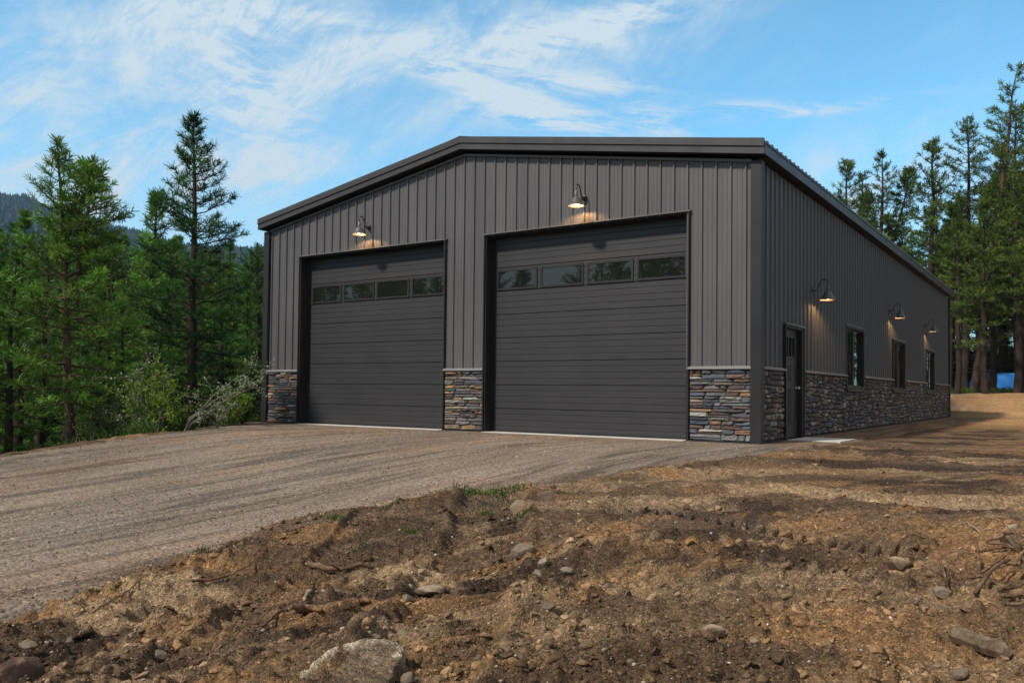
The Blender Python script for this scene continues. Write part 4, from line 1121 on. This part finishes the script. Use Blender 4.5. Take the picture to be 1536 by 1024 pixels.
big_stone('stone', 1412, 893, .055, .05, .04, .2, M['rock'], 'rounded tan stone beneath the brush heap', 73, .35)
big_stone('stone', 1516, 823, .09, .07, .07, .5, M['rock'], 'pale rounded stone on top of the soil heap', 74, .3)
big_stone('stone', 1065, 958, .10, .05, .04, .5, M['boulder'], 'yellowish flaky stone in the lower middle of the dirt', 75, .35)
big_stone('stone', 1132, 968, .045, .035, .035, .2, M['rock'], 'brown egg shaped stone right of the yellowish flaky stone', 76, .3)
big_stone('stone', 40, 982, .05, .04, .035, .2, M['rock'], 'oval brown stone above the reddish corner rock', 77, .3)
big_stone('stone', 143, 898, .045, .03, .035, .2, M['boulder'], 'pale yellow stone on the border near the left edge', 78, .25)
big_stone('stone', 288, 903, .03, .024, .02, .2, M['rock'], 'white chip of stone beside the pale tan soil patch', 79, .25)

def in_view(x, y, margin=.66):
    a = np.arctan2(x-CP[0], y-CP[1])-YAW; return np.abs(a) < margin
protS = []
for q in range(10):
    V, F = lump(np.random.default_rng(300+q), I2, (.5, .85), .14, .8 if q % 2 else .3)
    m = MB(); m.add(V, F); protS.append(m.mesh('stone', M['rock'], False))
cnt = 0; tries = 0
while cnt < 230 and tries < 6000:
    tries += 1
    rad = 1/rk.uniform(1/14., 1/2.2); a = YAW+rk.uniform(-.60, .60); x = CP[0]+rad*math.sin(a); y = CP[1]+rad*math.cos(a)
    if x < 0 and -W < x and y > -.3: continue
    if drive_in(np.array([x]), np.array([y]))[0] > (-.1 if rk.random() < .93 else 1): continue
    if x < 1.4 and y > -1: continue
    s = min(.011*rk.pareto(2.2)+.011, .05)*(.6+.07*rad)
    o = bpy.data.objects.new('stone', protS[rk.integers(10)]); COL.objects.link(o)
    o.location = (x, y, gz(x, y)+s*rk.uniform(0, .35)); o.scale = (s, s, s); o.rotation_euler = (rk.uniform(-.4, .4), rk.uniform(-.4, .4), rk.uniform(0, 6.28))
    tag(o, 'small stone lying loose among many others on the churned dirt', 'stone', 'small stones scattered over the dirt'); cnt += 1

def scatter(name, N, size, flat, rough, ang, colf, seed, VF, rmax=16, rmin=1.7, power=1.0, clump=None, mat='clod', gravel=False):
    r = np.random.default_rng(seed)
    rad = 1/(r.uniform(0, 1, N)**power*(1/rmin-1/rmax)+1/rmax); a = YAW+r.uniform(-.64, .64, N)
    x = CP[0]+rad*np.sin(a); y = CP[1]+rad*np.cos(a)
    ins_ = drive_in(x, y); ok = ((ins_ < -.02) if not gravel else (ins_ > .15)) & ~((x < 1.3) & (y > -.5))
    if gravel: ok &= (y < -.3)
    if clump: ok &= r.random(N) < sstep(clump[0], clump[1], fbm(x*1.6, y*1.6, clump[2], 4))
    x, y, rad = x[ok], y[ok], rad[ok]; n = len(x)
    z = dirt_z(x, y)[0] if not gravel else base_z(x, y)+.014
    s = size[0]*(1+r.pareto(size[2], n)); s = np.minimum(s, size[1])*(.75+.05*rad)
    vars_ = [lump(np.random.default_rng(seed+9+q), VF, flat, rough, ang)[0] for q in range(12)]
    F = VF[1]; nv = len(VF[0]); VV = np.stack(vars_)[r.integers(0, 12, n)]
    th = r.uniform(0, 6.28, n); ct, st = np.cos(th), np.sin(th)
    X = VV[:, :, 0]*ct[:, None]-VV[:, :, 1]*st[:, None]; Y = VV[:, :, 0]*st[:, None]+VV[:, :, 1]*ct[:, None]; tl = r.normal(0, .3, n)
    Zv = VV[:, :, 2]+X*tl[:, None]
    V = np.stack([X, Y, Zv], -1)*s[:, None, None]+np.stack([x, y, z+s*.12], -1)[:, None]
    c = colf(x, y, r, n)
    m = MB(); m.add(V.reshape(-1, 3), (F[None]+np.arange(n)[:, None, None]*nv).reshape(-1, 3), np.repeat(c, nv, 0))
    kind(m.build(name, M[mat], None, False), 'stuff')
def col_clod(x, y, r, n):
    c = soil_colour(x, y, 0*x, 0*x); return c*r.uniform(.45, 1.35, (n, 1))
def col_peb(x, y, r, n):
    pal = np.array([(.42, .37, .31), (.30, .25, .20), (.22, .17, .13), (.5, .46, .41), (.34, .24, .15)]); return pal[r.integers(0, 5, n)]*r.uniform(.75, 1.2, (n, 1))
scatter('soil_clods', 32000, (.008, .040, 2.1), (.4, .75), .32, .8, col_clod, 400, I2, 15, 1.7, 1.0, (.36, .58, 45))
scatter('soil_crumbs', 60000, (.0045, .012, 2.6), (.45, .85), .3, .6, col_clod, 420, I1, 11, 1.7)
scatter('pebbles', 5200, (.0042, .014, 2.4), (.5, .85), .15, .5, col_peb, 440, I1, 13, 1.7)
scatter('loose_gravel', 9000, (.006, .012, 3), (.5, .85), .15, .5, lambda x, y, r, n: col_peb(x, y, r, n)*np.array((.85, .80, .77)), 460, I1, 17, 4.5, 1.0, None, 'clod', True)

def stick(name, pts, r0, r1, mat, label, cat='stick', group=None, sides=8, knobs=0, lift=0.0, branches=0, seed=0, nz=.012, smooth=True):
    """pts: picture points of where it lies on the ground, optional height above ground as third value"""
    rg_ = np.random.default_rng(seed+900); P = []
    for p in pts:
        g_ = G(p[0], p[1]); P.append((g_[0], g_[1], gz(g_[0], g_[1])+(p[2] if len(p) > 2 else r0*.5)+lift+(.022 if name in ('root', 'branch', 'log', 'stick') else 0)))
    P = np.array(P); t = np.linspace(0, 1, len(P)); T_ = np.linspace(0, 1, max(12, 5*len(P)))
    Q = np.stack([np.interp(T_, t, P[:, k]) for k in range(3)], -1)
    for _ in range(2): Q[1:-1] = (Q[:-2]+2*Q[1:-1]+Q[2:])/4
    Q += rg_.normal(0, nz*.5, Q.shape)*np.array([1, 1, .4]); o = Q[0].copy()
    R = np.interp(T_, [0, 1], [r0, r1])*(1+rg_.normal(0, .03 if r0 > .04 else .09, len(T_)))
    R[0] *= .8; R[-1] *= .6
    m = MB(); m.tube(Q-o, R, sides)
    for b in range(branches):
        k0 = rg_.integers(2, len(Q)-2); d = rg_.normal(0, 1, 3); d[2] = abs(d[2])*.35; tip = Q[k0]+unit(d)*np.linalg.norm(Q[-1]-Q[0])*rg_.uniform(.15, .35)
        m.tube(np.array([Q[k0], (Q[k0]+tip)/2+rg_.normal(0, .012, 3), tip])-o, [R[k0]*.5, R[k0]*.35, R[k0]*.2], 6)
    ob = m.build(name, mat, None, smooth); ob.location = o; return tag(ob, label, cat, group)
stick('log', [(1430, 958, .010), (1470, 978, .022), (1512, 1002, .010)], .046, .040, M['log'], 'short thick log half buried in the bottom right corner', 'log', sides=7, seed=1, nz=.003, smooth=False)
stick('root', [(462, 851), (490, 855), (515, 855), (540, 851), (561, 849)], .021, .013, M['root'], 'knotty straight root lying in the dark dirt, the upper of two', 'root', sides=10, seed=2, branches=1)
stick('root', [(432, 938), (455, 931), (480, 930), (505, 921), (530, 917), (552, 919)], .027, .015, M['root'], 'thick curved root above the pale boulder, the lower of two', 'root', sides=10, seed=3)
stick('root', [(436, 936), (415, 948), (398, 955), (378, 962)], .013, .004, M['root'], 'thin forked root trailing left from the thick curved root', 'root', seed=4, branches=2)
stick('root', [(398, 935), (410, 943), (420, 940)], .024, .018, M['root'], 'stubby root end beside the thin forked root', 'root', seed=44)
stick('stick', [(138, 935), (165, 922), (190, 905), (215, 886)], .007, .004, M['root'], 'long thin stick lying diagonally near the left border', seed=5)
stick('stick', [(285, 889), (310, 882), (345, 872), (383, 860)], .010, .005, M['root'], 'dark stick lying along the dirt above the pale tan patch', seed=6)
stick('stick', [(160, 892), (185, 886), (205, 880)], .010, .006, M['root'], 'short dark stick close to the gravel border at left', seed=7)
stick('stick', [(450, 925), (462, 905), (470, 888)], .012, .008, M['stick'], 'short pale stick standing out of the dirt between the two roots', seed=8)
stick('stick', [(196, 960), (206, 946), (209, 941)], .006, .004, M['stick'], 'short dark twig by the pale tan soil patch', seed=9)
# brush on the heap at the right
brush = [((1462, 905, .03), (1490, 880, .07), (1515, 866, .10), .013), ((1468, 860, .07), (1500, 852, .11), (1545, 858, .13), .010), ((1480, 838, .10), (1515, 835, .13), (1560, 838, .13), .009),
         ((1520, 835, .16), (1526, 858, .14), (1538, 880, .05), .012), ((1472, 882, .05), (1500, 868, .12), (1540, 846, .16), .009), ((1465, 858, .09), (1470, 874, .05), (1476, 886, .02), .010),
         ((1497, 905, .03), (1520, 898, .06), (1550, 890, .08), .014), ((1500, 914, .03), (1525, 913, .05), (1560, 905, .05), .015), ((1452, 880, .03), (1475, 884, .05), (1490, 890, .04), .011), ((1480, 848, .13), (1510, 858, .15), (1540, 872, .13), .008),
         ((1410, 862, .06), (1418, 880, .04), (1424, 895, .01), .008), ((1424, 866, .05), (1420, 882, .02), (1416, 892, .01), .005), ((1520, 880, .10), (1535, 870, .14), (1556, 850, .16), .011), ((1505, 838, .15), (1523, 846, .18), (1545, 848, .15), .008)]
for q, (a, b, c, r) in enumerate(brush):
    stick('branch', [a, b, c], r, r*.55, M['root'], 'dead branch tangled in the brush heap at the right edge', 'branch', 'branches in the brush heap', seed=20+q, branches=2, nz=.005)
stick('stick', [(1430, 804), (1450, 805), (1470, 807)], .010, .007, M['stick'], 'straight pale stick lying behind the brush heap', seed=50)
for q in range(70):
    rad = 1/rk.uniform(1/9., 1/2.4); a = YAW+rk.uniform(-.58, .58); x, y = CP[0]+rad*math.sin(a), CP[1]+rad*math.cos(a)
    if drive_in(np.array([x]), np.array([y]))[0] > -.05: continue
    ln = rk.uniform(.05, .22); th = rk.uniform(0, 6.28); s = np.linspace(-.5, .5, 5); X = x+s*ln*math.cos(th); Y = y+s*ln*math.sin(th); Z = dirt_z(X, Y)[0]
    Z = np.linspace(Z[0], Z[-1], 5)+.012+rk.normal(0, .006, 5); Pp = np.stack([X, Y, Z], -1)+rk.normal(0, ln*.03, (5, 3))
    m = MB(); m.tube(Pp-Pp[0], np.linspace(.004, .002, 5)*rk.uniform(.7, 1.5), 5)
    o = m.build('twig', M['stick'] if rk.random() < .5 else M['root'], None, True); o.location = Pp[0]; tag(o, 'thin dry twig lying on the churned dirt', 'twig', 'twigs scattered over the dirt')

# covered piles seen between the trunks on the right
def tarp(px, dist, w, d, h, mat, label, seed, rz=0.0):
    r = np.random.default_rng(seed); n = 24; u = np.linspace(-1, 1, n); U, V_ = np.meshgrid(u, u)
    e = np.maximum(np.abs(U), np.abs(V_)); prof = (1-sstep(.72, 1.0, e)); Z = h*prof*(1-.25*V_**2)+.06*(fbm(U*3+seed, V_*3, seed, 3)-.5)*prof
    X = U*w/2*(1+.05*prof); Y = V_*d/2
    m = MB(); i = np.arange(n-1)[:, None]*n; j = np.arange(n-1)[None]
    m.add(np.stack([X, Y, Z], -1).reshape(-1, 3), np.stack([i+j, i+j+1, i+n+j+1, i+n+j], -1).reshape(-1, 4))
    o = m.build('tarp_cover', mat, None, True); x, y = at(px, dist); o.location = (x, y, gz(x, y)); o.rotation_euler.z = rz; return tag(o, label, 'tarp')
tarp(1497, 59, 3.0, 2.0, 1.25, M['tarp_blue'], 'blue tarp covering a pile behind the tree trunks at right', 3, camdir)
tarp(1432, 68, 2.6, 2.0, 1.7, M['tarp_white'], 'white tarp covering a pile beyond the far garage corner', 4, camdir)

# ------------------------------------------------------------------ air
hz_ = MB(); hz_.box(-2700, 1300, -1300, 2700, -40, 520)
hm = bpy.data.materials.new('haze air'); hm.use_nodes = True; hn = hm.node_tree; hn.nodes.clear()
ho = hn.nodes.new('ShaderNodeOutputMaterial'); pv = hn.nodes.new('ShaderNodeVolumePrincipled'); pv.inputs['Color'].default_value = (.36, .64, 1, 1); pv.inputs['Density'].default_value = .00013
hn.links.new(pv.outputs[0], ho.inputs['Volume']); kind(hz_.build('haze', hm), 'stuff')
# ------------------------------------------------------------------ sky, sun, camera
SUN_EL, SUN_AZ = math.radians(46), math.atan2(-.34, -1.0)      # azimuth from +Y towards +X
wd = bpy.data.worlds.new('World'); SC.world = wd; wd.use_nodes = True
nt = wd.node_tree; nt.nodes.clear()
def wn(t, **k):
    n = nt.nodes.new(t)
    for a, b in k.items(): setattr(n, a, b)
    return n
def wl(a, b): nt.links.new(a, b)
def wm(op, a, b=None, c=None):
    n = wn('ShaderNodeMath', operation=op)
    for v, i in ((a, 0), (b, 1), (c, 2)):
        if v is None: continue
        if isinstance(v, (int, float)): n.inputs[i].default_value = v
        else: wl(v, n.inputs[i])
    return n.outputs[0]
sky = wn('ShaderNodeTexSky', sky_type='NISHITA'); sky.sun_disc = False; sky.sun_elevation = SUN_EL; sky.sun_rotation = SUN_AZ
sky.altitude = 900; sky.air_density = 1.0; sky.dust_density = .6; sky.ozone_density = 1.2
tc = wn('ShaderNodeTexCoord'); sep = wn('ShaderNodeSeparateXYZ'); wl(tc.outputs['Generated'], sep.inputs[0])
az = wm('ARCTAN2', sep.outputs[0], sep.outputs[1]); el = wm('ARCSINE', sep.outputs[2])
def cnoise(sa, se, rot, scale, detail, rough, dist, off=0):
    cmb = wn('ShaderNodeCombineXYZ'); ca, sa_ = math.cos(rot), math.sin(rot)
    p = wm('ADD', wm('MULTIPLY', az, ca), wm('MULTIPLY', el, sa_)); q = wm('SUBTRACT', wm('MULTIPLY', el, ca), wm('MULTIPLY', az, sa_))
    wl(wm('MULTIPLY', p, sa), cmb.inputs[0]); wl(wm('MULTIPLY', q, se), cmb.inputs[1]); cmb.inputs[2].default_value = off
    n = wn('ShaderNodeTexNoise'); n.inputs['Scale'].default_value = scale; n.inputs['Detail'].default_value = detail; n.inputs['Roughness'].default_value = rough; n.inputs['Distortion'].default_value = dist
    wl(cmb.outputs[0], n.inputs['Vector']); return n.outputs['Fac']
def blob(a, e, ra, re, rot=0.0, s=1.0):
    da_ = wm('SUBTRACT', az, a); de_ = wm('SUBTRACT', el, e); ca, sa_ = math.cos(rot), math.sin(rot)
    p = wm('DIVIDE', wm('ADD', wm('MULTIPLY', da_, ca), wm('MULTIPLY', de_, sa_)), ra); q = wm('DIVIDE', wm('SUBTRACT', wm('MULTIPLY', de_, ca), wm('MULTIPLY', da_, sa_)), re)
    d2 = wm('ADD', wm('MULTIPLY', p, p), wm('MULTIPLY', q, q))
    return wm('MULTIPLY', wm('POWER', 2.718, wm('MULTIPLY', d2, -1)), s)
def pa(px): return YAW+math.atan((px-768)/FPX)
def pe(px, py): return math.atan((590+.0107*(px-768)-py)/FPX*math.cos(math.atan((px-768)/FPX)))
def B_(px, py, rx, ry, rot=0.0, s=1.0): return blob(pa(px), pe(px, py), rx/FPX, ry/FPX, rot, s)
veil = None
for b in (B_(120, 190, 260, 150, 0, .75), B_(380, 150, 110, 160, .5, .75), B_(60, 330, 400, 70, 0, .45), B_(800, 55, 260, 60, .12, .75), B_(560, 110, 130, 90, -.5, .5), B_(1280, 290, 110, 60, 0, .75), B_(330, 30, 200, 50, .0, .5),
          B_(1530, 300, 160, 120, 0, .35)):
    veil = b if veil is None else wm('ADD', veil, b)
streak = None
for b in (B_(760, 145, 110, 18, -.28, 1.0), B_(830, 180, 130, 20, -.12, .8), B_(880, 125, 110, 16, -.12, .75), B_(985, 182, 40, 16, -.4, .9), B_(1110, 163, 90, 10, -.05, .8), B_(1250, 162, 110, 7, .03, .6), B_(900, 30, 170, 22, .2, .7), B_(720, 85, 120, 22, .25, .5), B_(380, 140, 60, 110, .6, .55)):
    streak = b if streak is None else wm('ADD', streak, b)
nA = cnoise(2.0, 4.6, .35, 2.6, 11, .66, .5); nB = cnoise(3.6, 17, -.12, 3.0, 11, .68, .7, 3.1); nC = cnoise(2.6, 6.5, .8, 3.0, 11, .70, 1.3, 7.7)
def wmap(v, a, b, c, d):
    n = wn('ShaderNodeMapRange', interpolation_type='SMOOTHSTEP')
    for i, k in enumerate((a, b, c, d)): n.inputs[i+1].default_value = k
    wl(v, n.inputs[0]); return n.outputs[0]
fA = wm('MULTIPLY', veil, wm('MULTIPLY', wmap(nA, .36, .64, .25, 1.25), wmap(nC, .36, .64, .5, 1.2))); fB = wm('MULTIPLY', streak, wmap(nB, .38, .60, .0, 1.25))
allsky = wm('MULTIPLY', wmap(nA, .5, .75, 0, .22), wmap(el, .0, .3, 1.2, .8))
horizon = wmap(el, .0, .26, .45, .0)
cl = wm('MINIMUM', wm('ADD', wm('ADD', fA, fB), wm('ADD', allsky, horizon)), .93)
tintn = wn('ShaderNodeMix', data_type='RGBA', blend_type='MULTIPLY'); tintn.inputs[0].default_value = 1; wl(sky.outputs[0], tintn.inputs[6]); tintn.inputs[7].default_value = (1.10, 1.90, 1.88, 1)
mx = wn('ShaderNodeMix', data_type='RGBA'); wl(cl, mx.inputs[0]); wl(tintn.outputs[2], mx.inputs[6]); mx.inputs[7].default_value = (5.6, 6.45, 6.95, 1)
mx2 = wn('ShaderNodeMix', data_type='RGBA'); wl(wm('MAXIMUM', wmap(wm('ADD', el, wm('MULTIPLY', wm('SUBTRACT', nA, .5), .4)), .50, .80, 0, .88), wmap(wm('ADD', wm('ABSOLUTE', wm('SUBTRACT', az, YAW)), wm('MULTIPLY', wm('SUBTRACT', nA, .5), .5)), .72, 1.25, 0, .85)), mx2.inputs[0]); wl(mx.outputs[2], mx2.inputs[6]); mx2.inputs[7].default_value = (3.8, 3.72, 3.6, 1)  # unseen cloud overhead and outside the view, added to neutralise blue skylight
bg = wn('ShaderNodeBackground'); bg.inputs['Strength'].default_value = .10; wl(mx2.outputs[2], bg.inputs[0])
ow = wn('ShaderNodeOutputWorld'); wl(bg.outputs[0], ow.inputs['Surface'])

sd = bpy.data.lights.new('sun', 'SUN'); sd.energy = 3.6; sd.angle = math.radians(4); sd.color = (1, .92, .82)
so = bpy.data.objects.new('sun', sd); COL.objects.link(so)
v = Vector((math.sin(SUN_AZ)*math.cos(SUN_EL), math.cos(SUN_AZ)*math.cos(SUN_EL), math.sin(SUN_EL)))
so.rotation_euler = v.to_track_quat('Z', 'Y').to_euler(); so.location = (-20, -40, 60)

cd = bpy.data.cameras.new('camera'); cam = bpy.data.objects.new('camera', cd); COL.objects.link(cam)
cd.sensor_width = 36; cd.lens = FPX/1536*36; cd.shift_y = PY/1536; cd.clip_start = .05; cd.clip_end = 5000
cam.matrix_world = Matrix(((CR[0], CU[0], -CF[0], CP[0]), (CR[1], CU[1], -CF[1], CP[1]), (CR[2], CU[2], -CF[2], CP[2]), (0, 0, 0, 1)))
SC.camera = cam
vs = SC.view_settings; vs.view_transform = 'Standard'; vs.look = 'None'; vs.gamma = 1; vs.exposure = .35
SC.render.film_transparent = False
SC.cycles.max_bounces = 6; SC.cycles.diffuse_bounces = 3; SC.cycles.use_denoising = True; SC.cycles.denoiser = 'OPENIMAGEDENOISE'; SC.cycles.denoising_prefilter = 'NONE'; SC.cycles.denoising_input_passes = 'RGB_ALBEDO_NORMAL'; SC.cycles.sample_clamp_indirect = 2.5; SC.cycles.volume_bounces = 0
